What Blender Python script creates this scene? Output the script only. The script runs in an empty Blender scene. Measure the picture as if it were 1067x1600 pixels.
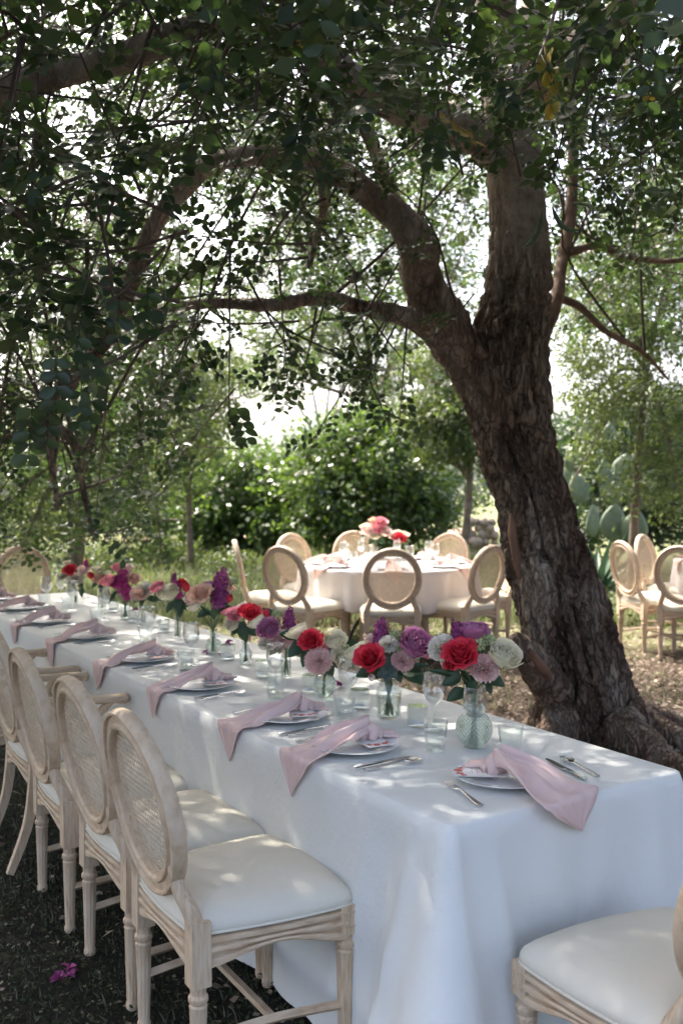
import bpy, bmesh, math, random
import numpy as np
from mathutils import Vector, Matrix, noise, Euler

random.seed(11)
rng = np.random.default_rng(11)
scn = bpy.context.scene
col = scn.collection
R = math.radians

# ------------------------------------------------------------------ camera
F = 1556.0                      # focal length in pixels of the 1067x1600 photograph
CAM = Vector((0.0, 0.0, 1.58))
PITCH = -R(1.84)
cam_d = bpy.data.cameras.new('camera')
cam = bpy.data.objects.new('camera', cam_d)
col.objects.link(cam)
cam.location = CAM
cam.rotation_euler = (math.pi / 2 + PITCH, 0, 0)
cam_d.sensor_fit = 'VERTICAL'
cam_d.sensor_height = 36.0
cam_d.sensor_width = 24.0
cam_d.lens = 36.0 * F / 1600.0
cam_d.clip_start = 0.05
cam_d.clip_end = 12000
cam_d.dof.use_dof = True
cam_d.dof.focus_distance = 3.05
cam_d.dof.aperture_fstop = 3.6
scn.camera = cam

# ------------------------------------------------------------------ world, sun, exposure
SUN_DIR = Vector((-0.50, 0.62, 0.0)).normalized()
SUN_EL = R(52)
to_sun = Vector((SUN_DIR.x * math.cos(SUN_EL), SUN_DIR.y * math.cos(SUN_EL), math.sin(SUN_EL)))
wld = bpy.data.worlds.new('World')
scn.world = wld
wld.use_nodes = True
wn = wld.node_tree.nodes
wl = wld.node_tree.links
sky = wn.new('ShaderNodeTexSky')
sky.sky_type = 'NISHITA'
sky.sun_disc = False
sky.sun_elevation = SUN_EL
sky.sun_rotation = math.atan2(SUN_DIR.x, SUN_DIR.y)
sky.air_density = 0.7
sky.dust_density = 7.0
sky.ozone_density = 0.9
bg = wn['Background']
bg.inputs['Strength'].default_value = 0.15
wl.new(sky.outputs['Color'], bg.inputs['Color'])
sun_d = bpy.data.lights.new('sun', 'SUN')
sun_d.energy = 2.0
sun_d.angle = R(0.55)
sun_d.color = (1.0, 0.95, 0.87)
sun = bpy.data.objects.new('sun', sun_d)
col.objects.link(sun)
sun.location = (-6, 8, 12)
sun.rotation_euler = to_sun.to_track_quat('Z', 'Y').to_euler()
scn.view_settings.view_transform = 'Standard'
scn.view_settings.look = 'None'
scn.view_settings.gamma = 1.0
scn.view_settings.use_curve_mapping = False
scn.view_settings.exposure = 2.45
scn.cycles.max_bounces = 6
scn.cycles.diffuse_bounces = 3
scn.cycles.glossy_bounces = 3
scn.cycles.transmission_bounces = 4
scn.cycles.transparent_max_bounces = 14

# ------------------------------------------------------------------ pixel <-> world
def ray(px, py):
    xc = (px - 533.5) / F
    yc = -(py - 800.0) / F
    return Vector((xc, math.cos(PITCH) - math.sin(PITCH) * yc, math.sin(PITCH) + math.cos(PITCH) * yc))

def at(px, py, z=0.0):
    d = ray(px, py)
    t = (z - CAM.z) / d.z
    return CAM + d * t

def atY(px, py, Y):
    d = ray(px, py)
    return CAM + d * (Y / d.y)

def project(P):
    """world points (N,3) -> pixels of the photograph, depth"""
    x = P[:, 0]; y = P[:, 1]; z = P[:, 2] - CAM.z
    c, s = math.cos(PITCH), math.sin(PITCH)
    dep = y * c + z * s
    up = -y * s + z * c
    return 533.5 + F * x / np.maximum(dep, .01), 800 - F * up / np.maximum(dep, .01), dep

def sstep(a, b, x):
    t = np.clip((x - a) / (b - a), 0, 1)
    return t * t * (3 - 2 * t)

def gz(x, y):
    return 0.07 * float(sstep(4.0, 7.0, y))

# ------------------------------------------------------------------ mesh helpers
class MB:
    def __init__(self):
        self.v = []
        self.f = []

    def add(self, V, Fs):
        o = len(self.v)
        self.v.extend([tuple(p) for p in V])
        self.f.extend([tuple(i + o for i in f) for f in Fs])
        return self

    def box(self, c, s, M=None, taper=1.0):
        cx, cy, cz = c
        sx, sy, sz = (a / 2 for a in s)
        V = []
        for k, t in ((-1, 1.0), (1, taper)):
            for (i, j) in ((-1, -1), (1, -1), (1, 1), (-1, 1)):
                V.append(Vector((cx + i * sx * t, cy + j * sy * t, cz + k * sz)))
        if M is not None:
            V = [M @ p for p in V]
        return self.add(V, [(0, 3, 2, 1), (4, 5, 6, 7), (0, 1, 5, 4), (1, 2, 6, 5), (2, 3, 7, 6), (3, 0, 4, 7)])

    def tube(self, path, radii, n=8, cap=True, rx=None, up=None):
        """tube along path; radii a number, list; rx optional second radius list (ellipse)"""
        P = [Vector(p) for p in path]
        m = len(P)
        if not hasattr(radii, '__len__'):
            radii = [radii] * m
        if rx is None:
            rx = radii
        elif not hasattr(rx, '__len__'):
            rx = [rx] * m
        V = []
        prev = None
        for i in range(m):
            t = (P[min(i + 1, m - 1)] - P[max(i - 1, 0)])
            if t.length < 1e-9:
                t = Vector((0, 0, 1))
            t.normalize()
            if prev is None:
                a = Vector(up) if up is not None else (Vector((0, 0, 1)) if abs(t.z) < .9 else Vector((1, 0, 0)))
                u = (a - t * a.dot(t)).normalized()
            else:
                u = (prev - t * prev.dot(t)).normalized()
            prev = u
            w = t.cross(u)
            for k in range(n):
                a = 2 * math.pi * k / n
                V.append(P[i] + u * (math.cos(a) * radii[i]) + w * (math.sin(a) * rx[i]))
        Fs = []
        for i in range(m - 1):
            for k in range(n):
                k2 = (k + 1) % n
                Fs.append((i * n + k, i * n + k2, (i + 1) * n + k2, (i + 1) * n + k))
        if cap:
            Fs.append(tuple(range(n - 1, -1, -1)))
            Fs.append(tuple((m - 1) * n + k for k in range(n)))
        return self.add(V, Fs)

    def lathe(self, prof, n=24, close=False, mod=None, M=None):
        """prof list of (r,z); mod(angle, i)->radius factor"""
        V = []
        m = len(prof)
        for i, (r, z) in enumerate(prof):
            for k in range(n):
                a = 2 * math.pi * k / n
                rr = r * (mod(a, z) if mod else 1.0)
                p = Vector((rr * math.cos(a), rr * math.sin(a), z))
                V.append(M @ p if M is not None else p)
        Fs = []
        for i in range(m - 1 + (1 if close else 0)):
            j = (i + 1) % m
            for k in range(n):
                k2 = (k + 1) % n
                Fs.append((i * n + k, i * n + k2, j * n + k2, j * n + k))
        if not close:
            if prof[0][0] > 1e-5:
                Fs.append(tuple(range(n - 1, -1, -1)))
            if prof[-1][0] > 1e-5:
                Fs.append(tuple((m - 1) * n + k for k in range(n)))
        return self.add(V, Fs)

    def grid(self, G, closeu=False):
        """G[i][j] points"""
        m = len(G); n = len(G[0])
        V = [p for row in G for p in row]
        Fs = []
        for i in range(m - (0 if closeu else 1)):
            i2 = (i + 1) % m
            for j in range(n - 1):
                Fs.append((i * n + j, i2 * n + j, i2 * n + j + 1, i * n + j + 1))
        return self.add(V, Fs)

    def mesh(self, name, mat, smooth=True, sharp=None):
        me = bpy.data.meshes.new(name)
        me.from_pydata([tuple(p) for p in self.v], [], self.f)
        if isinstance(mat, (list, tuple)):
            for q in mat:
                me.materials.append(q)
        else:
            me.materials.append(mat)
        if smooth:
            me.polygons.foreach_set('use_smooth', [True] * len(me.polygons))
            if sharp:
                me.set_sharp_from_angle(angle=R(sharp))
        me.update()
        return me

    def build(self, name, mat, parent=None, smooth=True, sharp=None, loc=None):
        return link(name, self.mesh(name, mat, smooth, sharp), parent, loc)

def link(name, me, parent=None, loc=None, rot=None):
    o = bpy.data.objects.new(name, me)
    col.objects.link(o)
    if parent is not None:
        o.parent = parent
    if loc is not None:
        o.location = loc
    if rot is not None:
        o.rotation_euler = rot
    return o

def quads_mesh(name, V, Q, mat, smooth=False):
    """fast mesh from (N,3) verts and (M,4) or (M,3) faces"""
    me = bpy.data.meshes.new(name)
    V = np.ascontiguousarray(V, dtype=np.float32)
    Q = np.ascontiguousarray(Q, dtype=np.int32)
    me.vertices.add(len(V))
    me.vertices.foreach_set('co', V.ravel())
    k = Q.shape[1]
    me.loops.add(Q.size)
    me.loops.foreach_set('vertex_index', Q.ravel())
    me.polygons.add(len(Q))
    me.polygons.foreach_set('loop_start', np.arange(0, Q.size, k, dtype=np.int32))
    me.polygons.foreach_set('loop_total', np.full(len(Q), k, dtype=np.int32))
    if smooth:
        me.polygons.foreach_set('use_smooth', np.ones(len(Q), dtype=bool))
    me.materials.append(mat)
    me.update(calc_edges=True)
    me.validate()
    return me

def tag(o, label=None, cat=None, group=None, kind=None):
    if label: o['label'] = label
    if cat: o['category'] = cat
    if group: o['group'] = group
    if kind: o['kind'] = kind
    return o

def thing(name, label, cat, loc=(0, 0, 0), rz=0.0, group=None):
    o = bpy.data.objects.new(name, None)
    col.objects.link(o)
    o.empty_display_size = 0.05
    o.location = loc
    o.rotation_euler = (0, 0, rz)
    return tag(o, label, cat, group)

def copy_tree(o, parent=None):
    c = o.copy()
    col.objects.link(c)
    c.parent = parent
    for ch in list(o.children):
        copy_tree(ch, c)
    return c

def norm(a):
    return a / np.maximum(np.linalg.norm(a, axis=-1, keepdims=True), 1e-9)

ORD = ['first', 'second', 'third', 'fourth', 'fifth', 'sixth', 'seventh', 'eighth', 'ninth', 'tenth', 'eleventh', 'twelfth']

# ------------------------------------------------------------------ materials
def new_mat(name):
    m = bpy.data.materials.new(name)
    m.use_nodes = True
    return m, m.node_tree.nodes, m.node_tree.links, m.node_tree.nodes['Principled BSDF']

def ramp(n, stops):
    r = n.new('ShaderNodeValToRGB')
    el = r.color_ramp.elements
    while len(el) < len(stops):
        el.new(0.5)
    for e, (p, c) in zip(el, stops):
        e.position = p
        e.color = (*c, 1)
    return r

def simple(name, c1, c2=None, scale=8.0, rough=0.6, bump=0.0, bscale=None, stretch=(1, 1, 1), detail=6, metallic=0.0, spec=0.5, lo=.35, hi=.65, coord='Object', bdist=.01):
    m, n, l, p = new_mat(name)
    p.inputs['Roughness'].default_value = rough
    p.inputs['Metallic'].default_value = metallic
    p.inputs['Specular IOR Level'].default_value = spec
    if c2 is None:
        p.inputs['Base Color'].default_value = (*c1, 1)
    if c2 is not None or bump:
        tc = n.new('ShaderNodeTexCoord')
        mp = n.new('ShaderNodeMapping')
        mp.inputs['Scale'].default_value = stretch
        l.new(tc.outputs[coord], mp.inputs['Vector'])
        if c2 is not None:
            nz = n.new('ShaderNodeTexNoise')
            nz.inputs['Scale'].default_value = scale
            nz.inputs['Detail'].default_value = detail
            l.new(mp.outputs[0], nz.inputs['Vector'])
            rp = ramp(n, [(lo, c1), (hi, c2)])
            l.new(nz.outputs['Fac'], rp.inputs['Fac'])
            l.new(rp.outputs[0], p.inputs['Base Color'])
        if bump:
            nb = n.new('ShaderNodeTexNoise')
            nb.inputs['Scale'].default_value = bscale or scale * 4
            nb.inputs['Detail'].default_value = 5
            l.new(mp.outputs[0], nb.inputs['Vector'])
            b = n.new('ShaderNodeBump')
            b.inputs['Strength'].default_value = bump
            b.inputs['Distance'].default_value = bdist
            l.new(nb.outputs['Fac'], b.inputs['Height'])
            l.new(b.outputs[0], p.inputs['Normal'])
    return m

def leaf_mat(name, cols, trans=0.35, rough=0.42, tcol=None, spec=.5):
    """two-sided leaf; colour varies leaf by leaf"""
    m, n, l, p = new_mat(name)
    g = n.new('ShaderNodeNewGeometry')
    rp = ramp(n, [(i / max(1, len(cols) - 1), c) for i, c in enumerate(cols)])
    l.new(g.outputs['Random Per Island'], rp.inputs['Fac'])
    l.new(rp.outputs[0], p.inputs['Base Color'])
    p.inputs['Roughness'].default_value = rough
    p.inputs['Specular IOR Level'].default_value = spec
    t = n.new('ShaderNodeBsdfTranslucent')
    if tcol:
        mx = n.new('ShaderNodeMix'); mx.data_type = 'RGBA'; mx.blend_type = 'MULTIPLY'
        mx.inputs['Factor'].default_value = 1
        l.new(rp.outputs[0], mx.inputs['A'])
        mx.inputs['B'].default_value = (*tcol, 1)
        l.new(mx.outputs['Result'], t.inputs['Color'])
    else:
        l.new(rp.outputs[0], t.inputs['Color'])
    ms = n.new('ShaderNodeMixShader')
    ms.inputs['Fac'].default_value = trans
    l.new(p.outputs[0], ms.inputs[1])
    l.new(t.outputs[0], ms.inputs[2])
    l.new(ms.outputs[0], n['Material Output'].inputs['Surface'])
    return m

def petal_mat(name, c1, c2, trans=.25, rough=.6, fine=90):
    """petals: colour runs from c1 at the heart to c2 at the rim, softened by noise"""
    m, n, l, p = new_mat(name)
    tc = n.new('ShaderNodeTexCoord')
    nz = n.new('ShaderNodeTexNoise'); nz.inputs['Scale'].default_value = fine
    l.new(tc.outputs['Object'], nz.inputs['Vector'])
    g = n.new('ShaderNodeNewGeometry')
    ad = n.new('ShaderNodeMath'); ad.operation = 'MULTIPLY_ADD'
    l.new(g.outputs['Random Per Island'], ad.inputs[0]); ad.inputs[1].default_value = .55
    l.new(nz.outputs['Fac'], ad.inputs[2])
    rp = ramp(n, [(.35, c1), (.95, c2)])
    l.new(ad.outputs[0], rp.inputs['Fac'])
    l.new(rp.outputs[0], p.inputs['Base Color'])
    p.inputs['Roughness'].default_value = rough
    p.inputs['Specular IOR Level'].default_value = .25
    t = n.new('ShaderNodeBsdfTranslucent')
    l.new(rp.outputs[0], t.inputs['Color'])
    ms = n.new('ShaderNodeMixShader'); ms.inputs['Fac'].default_value = trans
    l.new(p.outputs[0], ms.inputs[1]); l.new(t.outputs[0], ms.inputs[2])
    l.new(ms.outputs[0], n['Material Output'].inputs['Surface'])
    return m

def glass_mat(name, tint=(.97, .985, .98), base=.05, edge=.75, power=2.6, refr=0.0):
    """thin-walled glass: what lies behind shows through, the rim and grazing faces mirror"""
    m, n, l, p = new_mat(name)
    n.remove(p)
    lw = n.new('ShaderNodeLayerWeight'); lw.inputs['Blend'].default_value = .5
    pw = n.new('ShaderNodeMath'); pw.operation = 'POWER'; pw.inputs[1].default_value = power
    l.new(lw.outputs['Facing'], pw.inputs[0])
    ma = n.new('ShaderNodeMath'); ma.operation = 'MULTIPLY_ADD'
    ma.inputs[1].default_value = edge; ma.inputs[2].default_value = base
    l.new(pw.outputs[0], ma.inputs[0])
    tr = n.new('ShaderNodeBsdfTransparent'); tr.inputs['Color'].default_value = (*tint, 1)
    gl = n.new('ShaderNodeBsdfGlossy'); gl.inputs['Roughness'].default_value = .03
    gl.inputs['Color'].default_value = (.95, .97, .97, 1)
    body = tr
    if refr:
        rf = n.new('ShaderNodeBsdfRefraction'); rf.inputs['IOR'].default_value = 1.35
        rf.inputs['Color'].default_value = (*tint, 1)
        m2 = n.new('ShaderNodeMixShader'); m2.inputs['Fac'].default_value = refr
        l.new(tr.outputs[0], m2.inputs[1]); l.new(rf.outputs[0], m2.inputs[2])
        body = m2
    ms = n.new('ShaderNodeMixShader')
    l.new(ma.outputs[0], ms.inputs['Fac'])
    l.new(body.outputs[0], ms.inputs[1]); l.new(gl.outputs[0], ms.inputs[2])
    l.new(ms.outputs[0], n['Material Output'].inputs['Surface'])
    return m

def wood_mat(name, dark, mid, pale, white=.5, stretch=(38, 38, 5)):
    """limed wood: streaky grain running along z, rubbed white paint over it"""
    m, n, l, p = new_mat(name)
    tc = n.new('ShaderNodeTexCoord')
    mp = n.new('ShaderNodeMapping'); mp.inputs['Scale'].default_value = stretch
    l.new(tc.outputs['Object'], mp.inputs['Vector'])
    gr = n.new('ShaderNodeTexNoise'); gr.inputs['Scale'].default_value = 3.2; gr.inputs['Detail'].default_value = 8
    l.new(mp.outputs[0], gr.inputs['Vector'])
    r1 = ramp(n, [(.30, dark), (.5, mid), (.72, pale)])
    l.new(gr.outputs['Fac'], r1.inputs['Fac'])
    big = n.new('ShaderNodeTexNoise'); big.inputs['Scale'].default_value = 9; big.inputs['Detail'].default_value = 7
    big.inputs['Roughness'].default_value = .65
    l.new(tc.outputs['Object'], big.inputs['Vector'])
    r2 = ramp(n, [(.38, (0, 0, 0)), (.66, (1, 1, 1))])
    l.new(big.outputs['Fac'], r2.inputs['Fac'])
    mu = n.new('ShaderNodeMath'); mu.operation = 'MULTIPLY'; mu.inputs[1].default_value = white
    l.new(r2.outputs[0], mu.inputs[0])
    mx = n.new('ShaderNodeMix'); mx.data_type = 'RGBA'
    l.new(mu.outputs[0], mx.inputs['Factor'])
    l.new(r1.outputs[0], mx.inputs['A']); mx.inputs['B'].default_value = (.63, .545, .42, 1)
    l.new(mx.outputs['Result'], p.inputs['Base Color'])
    p.inputs['Roughness'].default_value = .62
    b = n.new('ShaderNodeBump'); b.inputs['Strength'].default_value = .25; b.inputs['Distance'].default_value = .003
    l.new(gr.outputs['Fac'], b.inputs['Height']); l.new(b.outputs[0], p.inputs['Normal'])
    return m

def cloth_mat(name, c, weave=900, bump=.15, rough=.92, trans=.0, wr=0.0):
    m, n, l, p = new_mat(name)
    tc = n.new('ShaderNodeTexCoord')
    nz = n.new('ShaderNodeTexNoise'); nz.inputs['Scale'].default_value = weave; nz.inputs['Detail'].default_value = 2
    l.new(tc.outputs['Object'], nz.inputs['Vector'])
    b = n.new('ShaderNodeBump'); b.inputs['Strength'].default_value = bump; b.inputs['Distance'].default_value = .002
    l.new(nz.outputs['Fac'], b.inputs['Height'])
    last = b
    if wr:
        n2 = n.new('ShaderNodeTexNoise'); n2.inputs['Scale'].default_value = 7; n2.inputs['Detail'].default_value = 5
        n2.inputs['Roughness'].default_value = .55
        l.new(tc.outputs['Object'], n2.inputs['Vector'])
        b2 = n.new('ShaderNodeBump'); b2.inputs['Strength'].default_value = wr; b2.inputs['Distance'].default_value = .03
        l.new(n2.outputs['Fac'], b2.inputs['Height']); l.new(b.outputs[0], b2.inputs['Normal'])
        n3 = n.new('ShaderNodeTexNoise'); n3.inputs['Scale'].default_value = 26; n3.inputs['Detail'].default_value = 6
        n3.inputs['Roughness'].default_value = .6; n3.inputs['Distortion'].default_value = 1.2
        l.new(tc.outputs['Object'], n3.inputs['Vector'])
        b3 = n.new('ShaderNodeBump'); b3.inputs['Strength'].default_value = wr * .9; b3.inputs['Distance'].default_value = .008
        l.new(n3.outputs['Fac'], b3.inputs['Height']); l.new(b2.outputs[0], b3.inputs['Normal'])
        last = b3
    l.new(last.outputs[0], p.inputs['Normal'])
    p.inputs['Base Color'].default_value = (*c, 1)
    p.inputs['Roughness'].default_value = rough
    p.inputs['Specular IOR Level'].default_value = .2
    if trans:
        t = n.new('ShaderNodeBsdfTranslucent'); t.inputs['Color'].default_value = (*c, 1)
        ms = n.new('ShaderNodeMixShader'); ms.inputs['Fac'].default_value = trans
        l.new(p.outputs[0], ms.inputs[1]); l.new(t.outputs[0], ms.inputs[2])
        l.new(ms.outputs[0], n['Material Output'].inputs['Surface'])
    return m

def bark_mat(name, zsmooth=None):
    m, n, l, p = new_mat(name)
    tc = n.new('ShaderNodeTexCoord')
    mp = n.new('ShaderNodeMapping'); mp.inputs['Scale'].default_value = (1, 1, .30)
    l.new(tc.outputs['Object'], mp.inputs['Vector'])
    wob = n.new('ShaderNodeTexNoise'); wob.inputs['Scale'].default_value = 9; wob.inputs['Detail'].default_value = 4
    l.new(mp.outputs[0], wob.inputs['Vector'])
    va = n.new('ShaderNodeMix'); va.data_type = 'RGBA'; va.blend_type = 'LINEAR_LIGHT'
    va.inputs['Factor'].default_value = .16
    l.new(mp.outputs[0], va.inputs['A']); l.new(wob.outputs['Color'], va.inputs['B'])
    vo = n.new('ShaderNodeTexVoronoi'); vo.feature = 'DISTANCE_TO_EDGE'; vo.inputs['Scale'].default_value = 17
    l.new(va.outputs['Result'], vo.inputs['Vector'])
    crk = ramp(n, [(.0, (0, 0, 0)), (.10, (.45, .45, .45)), (.34, (1, 1, 1))])
    l.new(vo.outputs['Distance'], crk.inputs['Fac'])
    nz = n.new('ShaderNodeTexNoise'); nz.inputs['Scale'].default_value = 5; nz.inputs['Detail'].default_value = 9
    nz.inputs['Roughness'].default_value = .62
    l.new(mp.outputs[0], nz.inputs['Vector'])
    rough_c = ramp(n, [(.32, (.11, .062, .040)), (.45, (.27, .185, .135)), (.57, (.42, .325, .25)), (.70, (.60, .50, .41))])
    l.new(nz.outputs['Fac'], rough_c.inputs['Fac'])
    mx = n.new('ShaderNodeMix'); mx.data_type = 'RGBA'; mx.blend_type = 'MULTIPLY'
    l.new(rough_c.outputs[0], mx.inputs['A'])
    cc = ramp(n, [(0, (.34, .29, .27)), (.5, (.8, .78, .77)), (1, (1, 1, 1))])
    l.new(crk.outputs[0], cc.inputs['Fac']); l.new(cc.outputs[0], mx.inputs['B'])
    # paler, smoother skin higher up the stem
    ns = n.new('ShaderNodeTexNoise'); ns.inputs['Scale'].default_value = 11; ns.inputs['Detail'].default_value = 8
    ns.inputs['Roughness'].default_value = .7
    l.new(tc.outputs['Object'], ns.inputs['Vector'])
    sm = ramp(n, [(.30, (.17, .12, .092)), (.44, (.42, .34, .28)), (.64, (.62, .54, .46))])
    l.new(ns.outputs['Fac'], sm.inputs['Fac'])
    sx = n.new('ShaderNodeSeparateXYZ'); l.new(tc.outputs['Object'], sx.inputs[0])
    mr = n.new('ShaderNodeMapRange'); mr.interpolation_type = 'SMOOTHSTEP'
    zs = zsmooth if zsmooth is not None else (90, 91)
    mr.inputs['From Min'].default_value = zs[0]; mr.inputs['From Max'].default_value = zs[1]
    l.new(sx.outputs['Z'], mr.inputs['Value'])
    ad = n.new('ShaderNodeMath'); ad.operation = 'MULTIPLY_ADD'; ad.inputs[1].default_value = .9; ad.inputs[2].default_value = -.45
    l.new(nz.outputs['Fac'], ad.inputs[0])
    ad2 = n.new('ShaderNodeMath'); ad2.operation = 'ADD'; ad2.use_clamp = True
    l.new(mr.outputs[0], ad2.inputs[0]); l.new(ad.outputs[0], ad2.inputs[1])
    l.new(crk.outputs[0], mx.inputs['Factor']) if False else None
    mx.inputs['Factor'].default_value = .85
    fin = n.new('ShaderNodeMix'); fin.data_type = 'RGBA'
    l.new(ad2.outputs[0], fin.inputs['Factor'])
    l.new(mx.outputs['Result'], fin.inputs['A']); l.new(sm.outputs[0], fin.inputs['B'])
    l.new(fin.outputs['Result'], p.inputs['Base Color'])
    p.inputs['Roughness'].default_value = .86
    p.inputs['Specular IOR Level'].default_value = .3
    inv = n.new('ShaderNodeMath'); inv.operation = 'MULTIPLY_ADD'; inv.inputs[1].default_value = -.88; inv.inputs[2].default_value = 1
    l.new(mr.outputs[0], inv.inputs[0])
    b1 = n.new('ShaderNodeBump'); b1.inputs['Distance'].default_value = .045
    l.new(inv.outputs[0], b1.inputs['Strength']); l.new(crk.outputs[0], b1.inputs['Height'])
    b2 = n.new('ShaderNodeBump'); b2.inputs['Strength'].default_value = .7; b2.inputs['Distance'].default_value = .02
    l.new(ns.outputs['Fac'], b2.inputs['Height']); l.new(b1.outputs[0], b2.inputs['Normal'])
    l.new(b2.outputs[0], p.inputs['Normal'])
    return m

M = {}
M['wood'] = wood_mat('limed_wood', (.42, .275, .165), (.58, .425, .275), (.67, .53, .37), .36)
M['wood_tan'] = wood_mat('tan_wood', (.40, .28, .19), (.53, .40, .285), (.62, .50, .375), .25)
M['wood_h'] = wood_mat('limed_wood_rail', (.42, .275, .165), (.58, .425, .275), (.67, .53, .37), .36, (5, 5, 30))
M['wood_o'] = wood_mat('limed_wood_back', (.44, .29, .175), (.58, .425, .275), (.66, .52, .365), .36, (11, 11, 8))
M['wood_tan_h'] = wood_mat('tan_wood_rail', (.40, .28, .19), (.53, .40, .285), (.62, .50, .375), .25, (5, 5, 30))
M['wood_tan_o'] = wood_mat('tan_wood_back', (.42, .30, .20), (.53, .40, .285), (.61, .49, .37), .28, (11, 11, 8))
M['cane'] = simple('cane', (.58, .45, .31), (.74, .62, .47), 60, .6)
M['cushion'] = cloth_mat('cushion_fabric', (.70, .655, .545), 500, .35, .85, 0, .10)
M['cloth'] = cloth_mat('white_tablecloth', (.84, .84, .79), 600, .2, .9, .10, .26)
M['cloth_blush'] = cloth_mat('round_tablecloth', (.70, .67, .67), 800, .12, .9, .12, .15)
M['napkin'] = cloth_mat('dusty_pink_linen', (.90, .70, .65), 900, .3, .9, .25, .16)
M['china'] = simple('white_china', (.82, .83, .83), None, rough=.12)
M['card'] = simple('card', (.80, .79, .77), None, rough=.7)
M['ink'] = simple('card_print', (.55, .42, .42), None, rough=.7)
M['red_print'] = simple('red_motif', (.62, .07, .05), (.72, .22, .16), 90, .6)
M['steel'] = simple('steel', (.62, .63, .64), None, rough=.16, metallic=1)
M['glass'] = glass_mat('clear_glass', (.965, .975, .975), .10, .95, 1.4)
M['glass_cut'] = glass_mat('cut_glass', (.94, .955, .95), .05, .8, 2.2)
M['glass_rib'] = glass_mat('ribbed_glass', (.93, .95, .95), .08, .7, 1.7)
M['glass_green'] = glass_mat('greenish_glass', (.84, .90, .86), .10, .85, 1.5, .55)
M['water'] = glass_mat('water', (.93, .955, .93), .03, .4, 3, .5)
M['wax'] = simple('wax', (.82, .80, .76), None, rough=.45)
M['metal_dark'] = simple('black_metal', (.03, .03, .032), None, rough=.45)
M['ply'] = simple('table_wood', (.42, .29, .18), (.52, .38, .25), 14, .6, stretch=(1, 1, .2))
M['bark'] = bark_mat('carob_bark', (2.25, 3.7))
M['bark_limb'] = bark_mat('limb_bark', (1.7, 4.6))
M['bark_raw'] = simple('bared_wood', (.11, .05, .03), (.22, .115, .07), 9, .7, .5, 30, (1, 1, .25))
M['twig'] = simple('twig_bark', (.075, .052, .040), (.14, .10, .08), 20, .85)
M['bark_red'] = simple('red_bark', (.13, .08, .055), (.25, .165, .12), 12, .85, .6, 30)
M['bark_bg'] = simple('grey_bark', (.10, .075, .055), (.19, .15, .12), 10, .9, .5, 24)
M['carob'] = leaf_mat('carob_leaf', [(.024, .040, .025), (.034, .056, .031), (.046, .074, .035), (.058, .090, .040), (.036, .060, .034), (.080, .110, .040)], .32, .34, (1.9, 2.1, .9))
M['carob_yellow'] = leaf_mat('yellowing_leaf', [(.42, .28, .03), (.34, .30, .05), (.40, .17, .04)], .35, .45)
M['leaf_citrus'] = leaf_mat('citrus_leaf', [(.040, .075, .024), (.066, .112, .032), (.10, .155, .044), (.16, .22, .064)], .38, .34, (1.4, 1.5, .65))
M['leaf_light'] = leaf_mat('light_leaf', [(.050, .078, .030), (.080, .112, .038), (.125, .160, .058), (.105, .135, .062)], .42, .5, (1.3, 1.35, .7))
M['leaf_olive'] = leaf_mat('olive_leaf', [(.10, .13, .08), (.15, .18, .12), (.20, .23, .16)], .3, .55)
M['leaf_dark'] = leaf_mat('dark_leaf', [(.024, .046, .020), (.038, .068, .026), (.05, .085, .03)], .3, .5, (1.3, 1.4, .7))
M['cactus'] = simple('cactus_pad', (.10, .145, .085), (.17, .215, .13), 6, .6, .3, 40)
M['agave'] = leaf_mat('agave_blade', [(.05, .10, .055), (.075, .14, .075)], .1, .5)
M['pod'] = simple('carob_pod', (.040, .068, .026), (.07, .10, .035), 20, .45)
M['grass_far'] = leaf_mat('meadow_grass', [(.14, .18, .065), (.20, .235, .095), (.27, .29, .15), (.33, .32, .20)], .35, .6)
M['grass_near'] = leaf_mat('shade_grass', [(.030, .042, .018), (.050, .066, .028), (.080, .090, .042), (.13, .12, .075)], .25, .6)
M['litter'] = leaf_mat('dry_leaf', [(.08, .055, .038), (.15, .105, .072), (.24, .18, .125), (.34, .28, .21), (.12, .075, .05)], .1, .7)
M['stem'] = simple('green_stem', (.05, .10, .035), (.09, .15, .05), 30, .5)
M['fleaf'] = leaf_mat('bouquet_leaf', [(.022, .055, .026), (.035, .075, .032)], .2, .45)
M['euca'] = leaf_mat('eucalyptus_leaf', [(.065, .105, .085), (.09, .13, .105)], .15, .6)
M['rose_red'] = petal_mat('red_petal', (.52, .010, .030), (.80, .07, .11))
M['rose_peach'] = petal_mat('peach_petal', (.86, .50, .34), (.91, .68, .55))
M['rose_pink'] = petal_mat('pink_petal', (.82, .22, .30), (.90, .46, .49))
M['rose_blush'] = petal_mat('blush_petal', (.88, .61, .54), (.92, .78, .71))
M['white'] = petal_mat('cream_petal', (.84, .78, .52), (.93, .88, .72))
M['carn'] = petal_mat('carnation_petal', (.86, .47, .42), (.92, .70, .64), .2, .7, 260)
M['carn_white'] = petal_mat('white_carnation_petal', (.84, .78, .60), (.92, .86, .76), .2, .7, 260)
M['lilac'] = petal_mat('lilac_petal', (.40, .10, .25), (.62, .29, .45))
M['purple'] = petal_mat('purple_petal', (.15, .018, .085), (.34, .07, .22), .2, .6, 200)
M['magenta'] = petal_mat('magenta_petal', (.34, .016, .13), (.55, .07, .27), .2, .6, 200)
M['green_fl'] = petal_mat('green_floret', (.32, .40, .16), (.52, .58, .30), .2, .6, 200)
M['stone'] = simple('tan_stone', (.36, .27, .20), (.52, .42, .33), 9, .85, .6, 30)

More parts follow.
